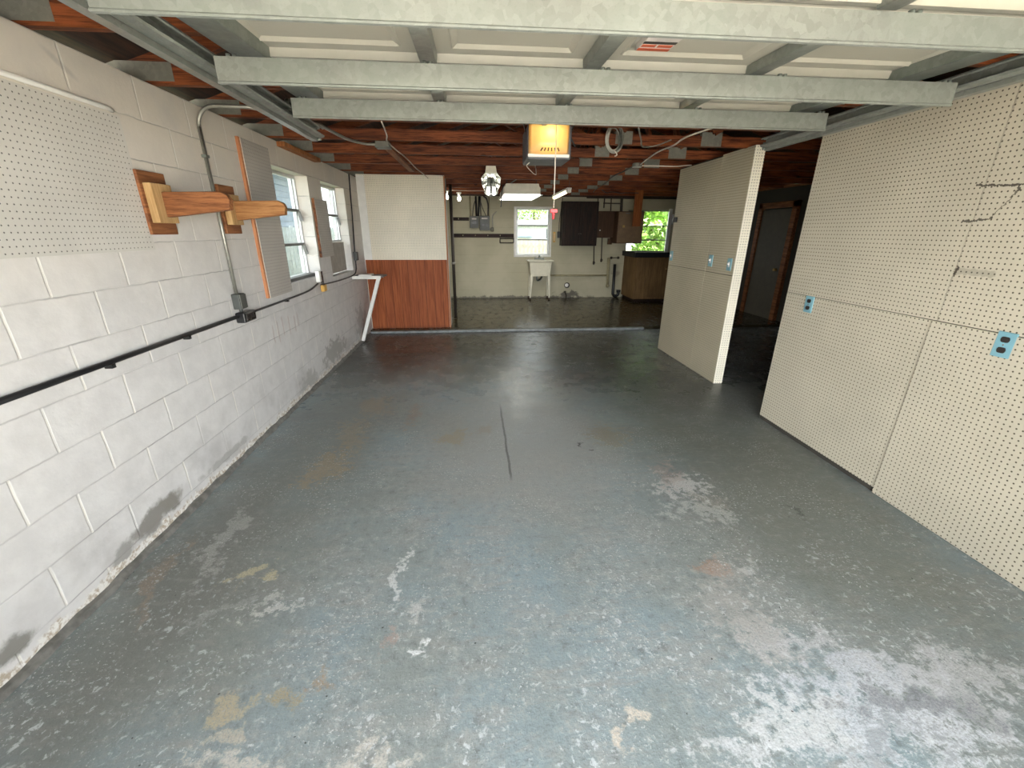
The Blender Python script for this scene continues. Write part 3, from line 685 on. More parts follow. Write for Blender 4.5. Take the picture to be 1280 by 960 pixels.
plate(1.765, 1.09, RXF, 'pale blue duplex outlet on the pegboard seam nearest the garage door', 'blue outlets')
plate(3.03, 1.08, RXF, 'pale blue duplex outlet on the pegboard seam beside the dark doorway', 'blue outlets')
plate(4.29, 1.285, 2.632, 'pale blue switch plate next to the bright pegboard end strip', 'blue switches', True)
plate(4.66, 1.30, 2.632, 'pale blue switch plate, middle one of three on the stub wall', 'blue switches', True)
plate(5.66, 1.30, 2.632, 'switch plate at the far edge of the stub wall near the counter', 'blue switches', True)
hk = thing('wall_latch', 'small dark latch on the far edge of the stub wall above the counter', 'latch', (2.632, 5.68, 1.75))
MB().box(2.60, 2.632, 5.62, 5.715, 1.72, 1.78).build('latch_plate', M['black_metal'], hk, bevel=.004)
MB().cyl((2.585, 5.66, 1.69), (2.585, 5.66, 1.81), .012, n=10).build('latch_pin', M['dark_frame'], hk)
# the dim side room: a pale door with timber frame leaning in the dark
d1 = thing('door_1', 'pale door in the far wall of the dark side room', 'door', (XR, 7.8, 0), kind='structure'); del d1['category']
MB().box(XR-.045, XR, 7.45, 8.25, .02, 2.0).build('door_panel', M['shade_door'], d1, bevel=.004)
MB().cyl((XR-.045, 7.55, .95), (XR-.10, 7.55, .95), .025, n=12).build('door_handle', M['brass'], d1)
MB().box(XR-.07, XR, 7.33, 7.44, .0, 2.12).box(XR-.07, XR, 8.26, 8.36, .0, 2.12).box(XR-.07, XR, 7.33, 8.36, 2.02, 2.12).build('door_frame', M['dark_plate'], d1)

# ------------------------------------------------------------------ overhead garage door
gd = thing('garage_door', 'raised sectional garage door with galvanised struts overhead', 'garage door', (.51, 1.7, 2.1))
def zskin(y): return 2.215 + (y-1.25)*.034
JY = [.78, 1.38, 2.0, 2.60]
EX = [-.845, 1.87]
stx = [-.16, .48, 1.16]
def door_skin(y0, y1, x0, x1):
    # one section seen from inside: sheet with rolled edge and pressed rectangular fields
    m = MB(); z = lambda y, d=0: zskin(y)-d
    bays = [x0, stx[0], stx[1], stx[2], x1]
    # edge rails
    for ya, yb in ((y0+.002, y0+.045), (y1-.045, y1-.002)):
        m.frustum([(x0, ya, z(ya)), (x1, ya, z(ya)), (x1, yb, z(yb)), (x0, yb, z(yb))][::1], [(x0, ya+.010, z(ya, .026)), (x1, ya+.010, z(ya, .026)), (x1, yb-.010, z(yb, .026)), (x0, yb-.010, z(yb, .026))])
    m.box(x0, x1, y0+.002, y1-.002, zskin((y0+y1)/2)+.012, zskin((y0+y1)/2)+.028)
    for a, b in zip(bays, bays[1:]):
        fx0, fx1, fy0, fy1 = a+.09, b-.09, y0+.11, y1-.11
        R = [[(a, y0+.04, 0), (b, y0+.04, 0), (b, y1-.04, 0), (a, y1-.04, 0)],
             [(fx0, fy0, 0), (fx1, fy0, 0), (fx1, fy1, 0), (fx0, fy1, 0)],
             [(fx0+.006, fy0+.006, .004), (fx1-.006, fy0+.006, .004), (fx1-.006, fy1-.006, .004), (fx0+.006, fy1-.006, .004)],
             [(fx0+.05, fy0+.05, -.020), (fx1-.05, fy0+.05, -.020), (fx1-.05, fy1-.05, -.020), (fx0+.05, fy1-.05, -.020)]]
        V = [[m.bm.verts.new((p[0], p[1], zskin(p[1])-p[2])) for p in r] for r in R]
        for i in range(3):
            for k in range(4): m.bm.faces.new((V[i][k], V[i][(k+1)%4], V[i+1][(k+1)%4], V[i+1][k]))
        m.bm.faces.new(V[3])
    return m
struts = {0: [(1.255, 2.062, 2.137)], 1: [(1.765, 2.068, 2.147)], 2: [(2.41, 2.109, 2.192)]}
for i, (ya, yb) in enumerate(zip(JY, JY[1:])):
    sec = door_skin(ya, yb, EX[0], EX[1]).build('door_section', M['door_skin'], gd)
    for x in stx:
        m = MB(); w = .036
        a, b = ya+.02, yb-.02
        m.frustum([(x-w, a, zskin(a)-.001), (x+w, a, zskin(a)-.001), (x+w, b, zskin(b)-.001), (x-w, b, zskin(b)-.001)], [(x-w+.006, a, zskin(a)-.036), (x+w-.006, a, zskin(a)-.036), (x+w-.006, b, zskin(b)-.036), (x-w+.006, b, zskin(b)-.036)])
        m.build('stile', M['galv'], sec, bevel=.003)
    for x, s in ((EX[0]+.045, -1), (EX[1]-.045, 1)):
        m = MB(); a, b = ya+.005, yb-.005; w = .06
        m.frustum([(x-w, a, zskin(a)+.012), (x+w, a, zskin(a)+.012), (x+w, b, zskin(b)+.012), (x-w, b, zskin(b)+.012)], [(x-w, a, zskin(a)-.040), (x+w-.01, a, zskin(a)-.040), (x+w-.01, b, zskin(b)-.040), (x-w, b, zskin(b)-.040)])
        m.build('end_stile', M['galv_dark'], sec, bevel=.003)
    for y, zb, zt in struts[i]:
        x0, x1 = EX[0]-.01, EX[1]+.01
        t_ = .003
        m = MB()
        prof = [(y+.05, zt), (y, zt), (y, zb+.010), (y-.004, zb+.006), (y-.004, zb+.001), (y+.002, zb-.001), (y+.006, zb+.003), (y+t_, zb+.010), (y+t_, zt-t_), (y+.05, zt-t_)]
        m.prism([(x0, a, b) for a, b in prof], (x1-x0, 0, 0)); 
        m.build('strut', M['galv'], sec)
        for x in stx+[EX[0]+.03, EX[1]-.03]:
            MB().cyl((x, y+.018, zt-.004), (x, y+.018, zt+.012), .008, n=8).cyl((x+.02, y+.018, zt-.004), (x+.02, y+.018, zt+.012), .008, n=8).build('bolt', M['galv_dark'], sec)
    for x in (EX[0], EX[1]):
        s = -1 if x < 0 else 1
        MB().box(min(x, x+s*.05), max(x, x+s*.05), yb-.05, yb+.0, zskin(yb)-.046, zskin(yb)-.040).cyl((x-s*.01, yb-.02, zskin(yb)-.054), (x+s*.09, yb-.02, zskin(yb)-.054), .006, n=8).lathe([(.022,-.010),(.024,-.004),(.024,.004),(.022,.010)], (x+s*.085, yb-.02, zskin(yb)-.054), (1,0,0), 16).build('roller', M['galv_dark'], sec)
lb = door_skin  # warning sticker pressed on the section by the centre stile
sec2 = [o for o in gd.children if o.name.startswith('door_section')][1]
def sticker(x0, x1, ya, yb, mt, name, dz=.0105, th=.001):
    MB().frustum([(x0, ya, zskin(ya)-dz), (x1, ya, zskin(ya)-dz), (x1, yb, zskin(yb)-dz), (x0, yb, zskin(yb)-dz)], [(x0, ya, zskin(ya)-dz+th), (x1, ya, zskin(ya)-dz+th), (x1, yb, zskin(yb)-dz+th), (x0, yb, zskin(yb)-dz+th)]).build(name, M[mt], sec2)
sticker(.605, .725, 1.56, 1.812, 'paper', 'warning_label', .0105, .030)
sticker(.606, .724, 1.722, 1.742, 'label_black', 'warning_label_band', .0115)
sticker(.610, .660, 1.750, 1.772, 'label_red', 'warning_label_block', .0115)
sticker(.668, .720, 1.750, 1.772, 'label_red', 'warning_label_block', .0115)
sticker(.606, .724, 1.784, 1.808, 'label_red', 'warning_label_block', .0115)

def track(s, label):
    x = -.955 if s < 0 else 1.975
    o = thing('door_track', label, 'door track', (x, 1.6, 2.12), 'overhead door tracks')
    y0, y1 = -.1, 3.05
    # angle iron carrying the track
    MB().prism([(x, y0, 2.12), (x, y0, 2.185), (x+s*.003, y0, 2.185), (x+s*.003, y0, 2.123), (x+s*.035, y0, 2.123), (x+s*.035, y0, 2.12)], (0, y1-y0, 0)).build('angle_iron', M['galv'], o)
    # C-shaped roller track
    c = []
    cx, cz = x-s*.03, 2.165
    for k in range(17):
        a = math.pi*(.5+k/16) if s > 0 else math.pi*(.5-k/16)
        c.append((cx-s*0-math.cos(a)*-.018*1, cz+math.sin(a)*.028))
    outer = [(x-s*.002, 2.193), (x-s*.002, 2.137)]
    prof = [(x-s*.003, 2.137), (x-s*.030, 2.135), (x-s*.046, 2.140), (x-s*.050, 2.148), (x-s*.046, 2.152), (x-s*.042, 2.146), (x-s*.030, 2.140), (x-s*.006, 2.141), (x-s*.006, 2.190), (x-s*.030, 2.191), (x-s*.042, 2.186), (x-s*.046, 2.180), (x-s*.050, 2.184), (x-s*.046, 2.192), (x-s*.030, 2.196), (x-s*.003, 2.195)]
    MB().prism([(a, y0, b) for a, b in prof], (0, y1-.02-y0, 0)).build('roller_channel', M['galv'], o)
    for y in (1.55, 2.15, 2.75):
        MB().cyl((x-s*.001, y, 2.152), (x-s*.012, y, 2.152), .008, n=8).build('bolt', M['galv_dark'], o)
    for z in (2.13, 2.16, 2.19): MB().cyl((x-s*.004, y1-.012, z), (x-s*.022, y1-.012, z), .008, n=8).build('end_bolt', M['galv_dark'], o)
    MB().box(min(x, x+s*.03), max(x, x+s*.03), y1-.16, y1-.13, 2.185, 2.36).build('hanger', M['galv_dark'], o)
    return o
track(-1, 'galvanised door track on the side of the white block wall'); track(1, 'galvanised door track on the side of the cream pegboards')

# ------------------------------------------------------------------ opener
op = thing('garage_door_opener', 'ceiling mounted garage door opener with glowing amber light cover', 'garage door opener', (.57, 3.5, 2.10))
MB().box(.405, .735, 3.47, 3.80, 2.105, 2.33).build('housing', M['opener_grey'], op, bevel=.012)
# bowed translucent cover, a thin shell open at the top
m = MB(); nx, nz = 14, 10; grid = []
for j in range(nz+1):
    row = []
    for i in range(nx+1):
        u, v = i/nx, j/nz
        x = .415+.295*u; z = 2.135+.195*v
        bulge = .075*(1-abs(2*u-1)**4)*(1-max(0, 1-v*2.6)**3) 
        zz = z + (.012*math.cos(math.pi*(2*u-1))*-1 if j == nz else 0)
        row.append(m.bm.verts.new((x, 3.47-.004-bulge, zz)))
    grid.append(row)
for j in range(nz):
    for i in range(nx):
        f = m.bm.faces.new((grid[j][i], grid[j][i+1], grid[j+1][i+1], grid[j+1][i])); f.smooth = True
ln = m.build('light_cover', M['lens'], op)
sd = ln.modifiers.new('shell', 'SOLIDIFY'); sd.thickness = .003
MB().box(.41, .72, 3.455, 3.47, 2.118, 2.14).build('cover_ledge', M['white_plastic'], op, bevel=.005)
for k in range(6):
    x = .508+.022*k; MB().bar((x-.005*(2.5-k), 3.404+.0, 2.150), (x, 3.392, 2.170), .009, .004, (0,1,0)).build('vent_slot', M['black_metal'], op)
MB().sphere((.565, 3.435, 2.265), .024).build('light_bulb', M['opener_bulb'], op)
MB().cyl((.565, 3.435, 2.29), (.565, 3.46, 2.33), .014, n=10).build('bulb_socket', M['white_plastic'], op)
MB().box(.50, .53, -.3, 3.47, 2.305, 2.335).build('rail', M['galv_dark'], op)
MB().box(.485, .545, 2.82, 2.96, 2.265, 2.305).build('trolley', M['black_metal'], op, bevel=.004)
MB().bar((.535, 2.62, 2.20), (.535, 2.88, 2.28), .008, .03).build('door_arm', M['black_metal'], op)
for a, b in (((.775, 3.40, 2.41), (.735, 3.50, 2.30)), ((.775, 3.52, 2.20), (.70, 3.50, 2.31)), ((.40, 3.55, 2.30), (.37, 3.58, 2.40))):
    MB().bar(a, b, .006, .022, (0,1,0)).build('hanger_strap', M['black_metal'], op)
MB().tube([(.515, 2.9, 2.27), (.517, 2.9, 1.745)], .0035, 6).build('release_cord', M['wire_white'], op)
m = MB(); m.bar((.495, 2.9, 1.725), (.54, 2.9, 1.725), .03, .022); m.cyl((.517, 2.9, 1.735), (.515, 2.9, 1.675), .013, .006, 10)
m.build('release_handle', M['red'], op, bevel=.004)
MB().tube(smooth_path([(.44, 3.6, 2.10), (.42, 3.62, 2.08), (.47, 3.75, 2.06), (.53, 3.95, 2.06), (.56, 4.1, 2.10), (.55, 4.33, 2.33)]), .003, 6).build('antenna_wire', M['wire_white'], op)

# ------------------------------------------------------------------ lamps
# faceted reflector lamp on a string
cx, cz, cy = .225, 2.17, 5.8
rl = thing('reflector_lamp', 'hanging lamp with faceted mirror reflector and cream cap', 'lamp', (cx, cy, 2.03))
front = [(-.062,.135),(.062,.135),(.125,.060),(.115,-.03),(.06,-.135),(-.06,-.135),(-.115,-.03),(-.125,.060)]
m = MB(); rings = []
for sc, dy, dz in ((1.0, 0, 0), (.97, .02, 0), (.72, .10, .015), (.42, .15, .03)):
    rings.append([m.bm.verts.new((cx+x*sc, cy+dy, cz+z*sc+dz)) for x, z in front])
for A, B in zip(rings, rings[1:]):
    for k in range(8): m.bm.faces.new((A[k], A[(k+1)%8], B[(k+1)%8], B[k]))
m.bm.faces.new(rings[-1])
r_ = m.build('reflector', M['chrome'], rl); sd = r_.modifiers.new('shell', 'SOLIDIFY'); sd.thickness = .003
MB().frustum([(cx-.072, cy-.03, cz+.115), (cx+.072, cy-.03, cz+.115), (cx+.072, cy+.10, cz+.115), (cx-.072, cy+.10, cz+.115)], [(cx-.058, cy-.02, cz+.20), (cx+.058, cy-.02, cz+.20), (cx+.058, cy+.08, cz+.20), (cx-.058, cy+.08, cz+.20)]).build('cap', M['cream_paint'], rl, bevel=.006)
for s in (-1, 1):
    MB().tube([(cx+s*.020, cy+.05, cz+.06), (cx+s*.030, cy+.03, cz-.05)], [.022, .03], 12).build('lamp_holder', M['galv'], rl)
    MB().lathe([(.008,-.055),(.018,-.045),(.022,-.02),(.020,.03),(.014,.04)], (cx+s*.036, cy+.015, cz-.085), (0,0,1), 14).build('light_bulb', M['tube_glow'], rl)
MB().prism([(cx-.09, cy+.012, cz-.06), (cx, cy+.012, cz-.02), (cx+.09, cy+.012, cz-.06), (cx+.055, cy+.012, cz-.122), (cx-.055, cy+.012, cz-.122)], (0, .004, 0)).build('inner_shield', M['black_metal'], rl)
MB().tube([(cx+.085*math.cos(a), cy-.01-.02*abs(math.sin(a)), cz-.105+.05*math.sin(a)) for a in [math.pi+math.pi*k/10 for k in range(11)]], .006, 6).build('guard_ring', M['galv'], rl)
MB().tube([(cx, cy-.02, cz+.2), (cx, 5.75, 2.37)], .0025, 6).build('hanging_string', M['wire_grey'], rl)
# shop light
sl = thing('shop_light', 'wide cream shop light with lit white diffuser hung over the back bay', 'lamp', (.82, 8.2, 2.17))
ya, yb = 7.6, 8.82
hx = [(.51, 2.185), (1.12, 2.185), (1.12, 2.285), (1.10, 2.30), (1.09, 2.345), (.54, 2.345), (.53, 2.30), (.51, 2.285)]
MB().prism([(x, ya, z) for x, z in hx], (0, yb-ya, 0)).build('housing', M['cream_paint'], sl, bevel=.004)
for k in range(3):
    x = .515+.202*k; MB().box(x, x+.195, ya+.005, yb-.005, 2.168, 2.186).build('diffuser', M['tube_glow'], sl)
MB().box(1.12, 1.16, ya, yb, 2.168, 2.18).box(.47, .51, ya, yb, 2.168, 2.18).build('side_flange', M['white_paint'], sl)
for x in (.56, 1.06):
    MB().tube([(x, ya+.15, 2.345), (x+.01, ya+.15, 2.40), (x-.01, ya+.15, 2.43)], .005, 6).tube([(x, yb-.15, 2.345), (x+.01, yb-.15, 2.40), (x-.01, yb-.15, 2.43)], .005, 6).build('hanger', M['black_metal'], sl)
MB().tube([(.62, 7.65, 2.35), (.74, 7.65, 2.42)], .007, 6).build('support_rod', M['galv'], sl)
MB().tube(smooth_path([(.50, 7.62, 2.33), (.47, 7.6, 2.2), (.46, 7.58, 2.05), (.455, 7.58, 1.98)]), .009, 6).build('pull_cord', M['black_metal'], sl)
# small strip light
st = thing('strip_light', 'short tilted fluorescent strip light beside the shop light', 'lamp', (1.6, 7.9, 2.2))
a, b = Vector((1.60, 7.55, 2.245)), Vector((1.47, 8.25, 2.175))
MB().bar(a+Vector((0,0,.03)), b+Vector((0,0,.03)), .08, .03).build('housing', M['white_paint'], st, bevel=.004)
MB().cyl(a+(b-a)*.1, b, .024, n=12).build('lamp_tube', M['tube_yellow'], st)
MB().bar(a, a+(b-a)*.1, .07, .06).build('end_cap', M['white_plastic'], st, bevel=.004)
MB().tube([a+Vector((0,.02,.045)), a+Vector((0,.02,.16))], .004, 6).build('hanger', M['wire_grey'], st)
# bare bulbs
def bulb(x, y, z, label):
    o = thing('light_bulb', label, 'light bulb', (x, y, z-.06), 'bare bulbs near the end wall')
    MB().lathe([(.004,-.062),(.022,-.055),(.032,-.03),(.030,-.008),(.016,.025),(.014,.04)], (x, y, z), (0,0,1), 16).build('bulb_glass', M['bulb_glow'], o)
    MB().lathe([(.018,.035),(.030,.05),(.034,.075),(.05,.08),(.05,.10)], (x, y, z), (0,0,1), 16).build('lamp_holder', M['white_plastic'], o)
    MB().cyl((x, y, z+.095), (x, y, z+.135), .006, n=6).build('mount_stem', M['wire_grey'], o)
    return o
bulb(-.29, 9.3, 2.235, 'lit bare bulb under the trusses near the meter boxes')
bulb(-.52, 9.0, 2.245, 'lit bare bulb partly hidden behind the edge of the partition')

# ------------------------------------------------------------------ ceiling wiring and battens
bt = tag(MB().box(-.845, -.775, 4.5, 6.3, 2.338, 2.359).build('batten', M['beam_y'], bevel=.003), 'brown batten nailed along the underside of the trusses behind the junction box', 'batten')
tag(MB().tube(smooth_path([(-.66, 3.62, 2.355), (-.68, 3.9, 2.32), (-.75, 4.3, 2.345), (-.73, 4.6, 2.33), (-.72, 5.2, 2.345), (-.70, 5.9, 2.33), (-.69, 6.5, 2.345), (-.68, 7.1, 2.35)]), .006, 6).build('cable', M['wire_white']), 'pale looped cable hanging along the brown batten', 'cable')
bx = thing('junction_box', 'junction box with white cables under the trusses near the stub wall', 'junction box', (1.93, 5.4, 2.33))
MB().lathe([(.05,0),(.055,.008),(.055,.035),(.05,.04)], (1.93, 5.36, 2.318), (0,0,1), 8).build('box_body', M['gusset'], bx)
MB().lathe([(.056,-.002),(.058,.001)], (1.93, 5.36, 2.316), (0,0,1), 8).build('cover', M['white_paint'], bx)
def cable(pts, label, r=.007, mt='wire_white'):
    return tag(MB().tube(smooth_path(pts), r, 6).build('cable', M[mt]), label, 'cable')
cable([(1.95, 5.31, 2.335), (1.86, 4.9, 2.325), (1.82, 4.5, 2.34), (1.79, 4.1, 2.325), (1.77, 3.8, 2.34), (1.86, 3.45, 2.352)], 'white cable from the round junction box towards the garage door')
cable([(1.99, 5.37, 2.335), (2.15, 5.27, 2.32), (2.35, 5.24, 2.315), (2.5, 5.3, 2.335), (2.62, 5.42, 2.355)], 'white cable from the round junction box to the top of the stub wall')
cable([(1.91, 5.42, 2.335), (1.92, 5.8, 2.325), (2.0, 6.5, 2.345), (2.1, 7.2, 2.325), (2.25, 8.2, 2.345), (2.34, 8.8, 2.33)], 'brown grey cable from the round junction box towards the end wall', .007, 'wire_grey')
cable([(1.28, 3.60, 2.352), (1.40, 3.85, 2.32), (1.52, 4.12, 2.315), (1.64, 4.12, 2.325), (1.70, 3.95, 2.34)], 'drooping tan cable between the cable coil and the ceiling cleat', .006, 'conduit')
cable([(2.45, 8.6, 2.35), (2.6, 8.75, 2.31), (2.75, 8.9, 2.345), (2.95, 8.95, 2.32), (3.1, 9.1, 2.345), (3.4, 9.2, 2.352)], 'grey cable drooping beside the hanging timber', .008, 'wire_grey')
cable([(-.42, 9.05, 2.35), (0.0, 9.02, 2.342), (.4, 9.05, 2.35)], 'thin pale cable behind the bare bulb', .006)
tag(MB().box(1.64, 1.78, 3.56, 3.60, 2.372, 2.405).build('ceiling_cleat', M['white_plastic'], bevel=.004), 'small white cleat on a truss beside the cable coil', 'cleat')
co = thing('cable_coil', 'coil of grey cable hung on the truss beside the opener', 'cable coil', (1.31, 4.27, 2.33))
m = MB()
for k in range(7):
    rx, rz = random.uniform(.055, .08), random.uniform(.085, .115); ox, oz, oy = random.uniform(-.012,.012), random.uniform(-.015,.015), 4.29-.006*k
    m.tube([(1.30+ox+rx*math.cos(a), oy+.01*math.sin(2*a), 2.405+oz+rz*math.sin(a)) for a in [2*math.pi*i/28 for i in range(28)]], .006, 6, closed=True)
m.build('cable_loops', M['conduit'], co)
MB().tube(smooth_path([(1.30, 4.26, 2.31), (1.33, 4.25, 2.27), (1.31, 4.25, 2.255)]), .006, 6).build('cable_end', M['wire_white'], co)
# hanging timber
tag(MB().box(3.36, 3.53, 9.258, 9.299, 1.71, 2.45).build('timber_post', M['post_wood'], bevel=.003), 'orange timber hanging from a truss in front of the leafy window', 'timber')

# ------------------------------------------------------------------ end wall: meters, rails, cabinets, pipes
def meter(x0, x1, z0, z1, label, n):
    o = thing('meter_box', label, 'meter box', ((x0+x1)/2, YB, z0), 'grey electrical boxes on the end wall')
    MB().box(x0, x1, YB-.10, YB, z0, z1).build('enclosure', M['grey_panel'], o, bevel=.006)
    MB().box(x0+.015, x1-.015, YB-.108, YB-.10, z0+.02, z1-.015).build('cover', M['grey_box'], o, bevel=.003)
    MB().box(x0+.05, x1-.05, YB-.111, YB-.107, z1-.075, z1-.045).build('rating_label', M['paper'], o)
    for k in range(n):
        w = (x1-x0-.06)/n; a = x0+.03+w*k
        MB().box(a+.01, a+w-.01, YB-.12, YB-.107, z0+.09, z0+.15).build('breaker_handle', M['black'], o, bevel=.003)
    return o
meter(-.10, .105, 1.665, 1.925, 'small grey fuse box on the end wall, the one nearer the partition', 1)
meter(.125, .36, 1.615, 1.935, 'larger grey breaker box on the end wall with two switches', 2)
ec = thing('conduit_cluster', 'bundle of dark conduits rising from the meter boxes to the roof', 'conduits', (.1, YB, 1.93))
for pts, r, mt in (([(-.07, YB-.04, 1.92), (-.08, YB-.04, 2.345)], .014, 'pipe_cream'), ([(-.03, YB-.05, 1.92), (0, YB-.05, 2.15), (.06, YB-.05, 2.3)], .010, 'wire_grey'),
                   ([(.06, YB-.05, 1.92), (.05, YB-.05, 2.345)], .022, 'black'), ([(.10, YB-.05, 1.92), (.13, YB-.05, 2.345)], .02, 'black'),
                   ([(.16, YB-.05, 1.93), (.155, YB-.05, 2.345)], .010, 'wire_grey'), ([(.32, YB-.05, 1.93), (.33, YB-.05, 2.15), (.29, YB-.05, 2.30), (.22, YB-.05, 2.345)], .016, 'wire_grey'),
                   ([(.28, YB-.06, 1.93), (.2, YB-.06, 2.10), (.14, YB-.06, 2.3)], .008, 'wire_grey'), ([(.345, YB-.04, 1.93), (.36, YB-.04, 2.345)], .012, 'pipe_cream')):
    MB().tube(smooth_path(pts) if len(pts) > 2 else pts, r, 8).build('conduit_run', M[mt], ec)
ws = thing('pipe_elbow', 'small weathered pipe fitting beside the larger breaker box', 'pipe fitting', (.42, YB, 1.6))
MB().tube(smooth_path([(.36, YB-.04, 1.66), (.41, YB-.04, 1.66), (.43, YB-.04, 1.72), (.425, YB-.04, 1.88), (.44, YB-.04, 1.95), (.52, YB-.04, 2.03)]), .011, 8).build('pipe_run', M['conduit'], ws)
MB().lathe([(.02,-.05),(.035,-.04),(.038,.03),(.02,.045)], (.42, YB-.045, 1.64), (0,0,1), 12).build('fitting', M['gusset'], ws)
def rail(x0, x1, z0, z1, n, label):
    o = thing('peg_rail', label, 'peg rail', ((x0+x1)/2, YB, z0), 'dark rails on the end wall')
    MB().box(x0, x1, YB-.025, YB, z0, z1).build('rail_board', M['dark_wood'], o, bevel=.003)
    for k in range(n):
        x = x0+(x1-x0)*(k+.8)/(n+.9); MB().cyl((x, YB-.025, (z0+z1)/2), (x, YB-.06, (z0+z1)/2+.01), .010, n=8).build('peg', M['pipe_cream'], o)
rail(-.53, -.115, 1.825, 1.90, 1, 'short dark peg rail left of the meter boxes'); rail(-.50, .925, 1.46, 1.545, 4, 'long dark peg rail running below the meter boxes')
tr_ = thing('towel_rack', 'small dark wire rack hanging from the end of the long peg rail', 'rack', (.75, YB, 1.34))
m = MB()
for a, b in (((.60,1.455),(.60,1.345)),((.60,1.345),(.92,1.345)),((.92,1.345),(.92,1.455)),((.60,1.44),(.92,1.44))): m.tube([(a[0], YB-.04, a[1]), (b[0], YB-.04, b[1])], .011, 8)
m.build('wire_frame', M['pipe_dark'], tr_); MB().cyl((.60, YB, 1.345), (.60, YB-.04, 1.345), .01, n=8).cyl((.92, YB, 1.345), (.92, YB-.04, 1.345), .01, n=8).build('stand_off', M['pipe_dark'], tr_)
# laundry tub
sk = thing('laundry_tub', 'cream freestanding laundry tub sink under the small window', 'sink', (1.54, 10.2, ZR))
x0, x1, ya, yb, zt = 1.235, 1.825, 10.02, 10.42, .965
m = MB()
def ring(z, ix, iy): return [(x0+ix, ya+iy, z), (x1-ix, ya+iy, z), (x1-ix, yb-iy, z), (x0+ix, yb-iy, z)]
R = [ring(.60, .07, .05), ring(.90, .035, .025), ring(.93, .03, .02), ring(.935, -.01, -.01), ring(zt, -.015, -.012), ring(zt, .03, .03), ring(.93, .045, .045), ring(.62, .085, .07)]
V = [[m.bm.verts.new(p) for p in r] for r in R]
for A, B in zip(V, V[1:]):
    for k in range(4): m.bm.faces.new((A[k], A[(k+1)%4], B[(k+1)%4], B[k]))
m.bm.faces.new(V[0][::-1]); m.bm.faces.new(V[-1])
m.build('basin', M['sink'], sk, bevel=.006)
for x in (x0+.09, x1-.09):
    for y in (ya+.06, yb-.06):
        s = -1 if x < 1.5 else 1
        MB().frustum([(x-.016-s*.0+s*.025, y-.016, ZR+.05), (x+.016+s*.025, y-.016, ZR+.05), (x+.016+s*.025, y+.016, ZR+.05), (x-.016+s*.025, y+.016, ZR+.05)], [(x-.032, y-.025, .63), (x+.032, y-.025, .63), (x+.032, y+.025, .63), (x-.032, y+.025, .63)]).build('leg', M['sink'], sk, bevel=.004)
        MB().cyl((x+s*.025, y, ZR), (x+s*.025, y, ZR+.055), .022, n=12).build('foot', M['rubber'], sk)
fz = zt
MB().box(1.42, 1.66, 10.37, 10.42, fz, fz+.03).build('tap_base', M['galv_dark'], sk, bevel=.004)
for x in (1.47, 1.60): MB().lathe([(.018,0),(.02,.03),(.034,.035),(.034,.06),(.02,.065)], (x, 10.39, fz+.02), (0,0,1), 12).build('tap_handle', M['white_plastic'], sk)
MB().tube(smooth_path([(1.535, 10.39, fz+.02), (1.535, 10.38, fz+.08), (1.535, 10.32, fz+.10), (1.535, 10.25, fz+.07)]), .012, 8).build('spout', M['galv_dark'], sk)
MB().tube(smooth_path([(1.47, 10.2, .61), (1.47, 10.2, .53), (1.50, 10.22, .49), (1.56, 10.26, .51), (1.60, 10.34, .55), (1.62, 10.44, .57)]), .022, 10).build('drain_trap', M['galv_dark'], sk)
# cabinets
dk = thing('wall_cabinet', 'dark walnut two door wall cabinet between the small window and brown boxes', 'cabinet', (2.44, 10.3, 1.29))
MB().box(2.03, 2.86, 10.17, YB, 1.285, 2.245).build('carcass', M['walnut'], dk, bevel=.004)
for a, b in ((2.075, 2.44), (2.45, 2.815)):
    dd = MB().box(a, b, 10.150, 10.169, 1.33, 2.20).build('cabinet_door', M['walnut'], dk, bevel=.004)
    MB().box(a+.06, b-.06, 10.143, 10.151, 1.40, 2.13).build('door_field', M['walnut'], dd, bevel=.005)
    MB().cyl((2.42 if a < 2.3 else 2.47, 10.15, 1.55), (2.42 if a < 2.3 else 2.47, 10.125, 1.55), .012, n=10).build('knob', M['pipe_dark'], dd)
c2 = thing('panel_box', 'flat dark brown electrical panel box beside the walnut cabinet', 'panel box', (3.14, 10.3, 1.47))
MB().box(2.88, 3.42, 10.25, YB, 1.465, 2.05).build('enclosure', M['brown_door'], c2, bevel=.005)
MB().box(2.90, 3.40, 10.236, 10.25, 1.49, 2.03).build('cover', M['brown_door'], c2, bevel=.003)
MB().cyl((2.94, 10.236, 1.63), (2.94, 10.225, 1.63), .014, n=10).build('latch', M['white_plastic'], c2)
c3 = thing('wall_cabinet', 'tan fronted wall cabinet standing out in front of the leafy window', 'cabinet', (3.56, 10.2, 1.34))
MB().box(3.26, 3.87, 9.97, YB, 1.345, 2.035).build('carcass', M['brown_door'], c3, bevel=.004)
cdoor = MB().box(3.275, 3.86, 9.95, 9.969, 1.36, 2.02).build('cabinet_door', M['tan_door'], c3, bevel=.004)
MB().box(3.38, 3.43, 9.94, 9.95, 1.69, 1.74).build('latch', M['brass'], cdoor, bevel=.003)
MB().box(3.43, 3.53, 9.944, 9.95, 1.985, 2.005).build('name_plate', M['dark_frame'], cdoor)
tag(MB().box(3.20, 3.30, YB-.07, YB, 1.31, 1.45).build('socket_box', M['brown_door'], bevel=.006), 'little brown socket box on the end wall under the panel boxes', 'socket box')
bs = thing('base_cabinet', 'oak base cabinet under the dark counter beside the leafy window', 'cabinet', (4.3, 10.0, ZR))
MB().box(3.66, 5.40, 9.62, YB, ZR+.07, 1.055).build('carcass', M['oak'], bs, bevel=.003)
MB().box(3.70, 5.38, 9.67, YB, ZR, ZR+.07).build('plinth', M['walnut'], bs)
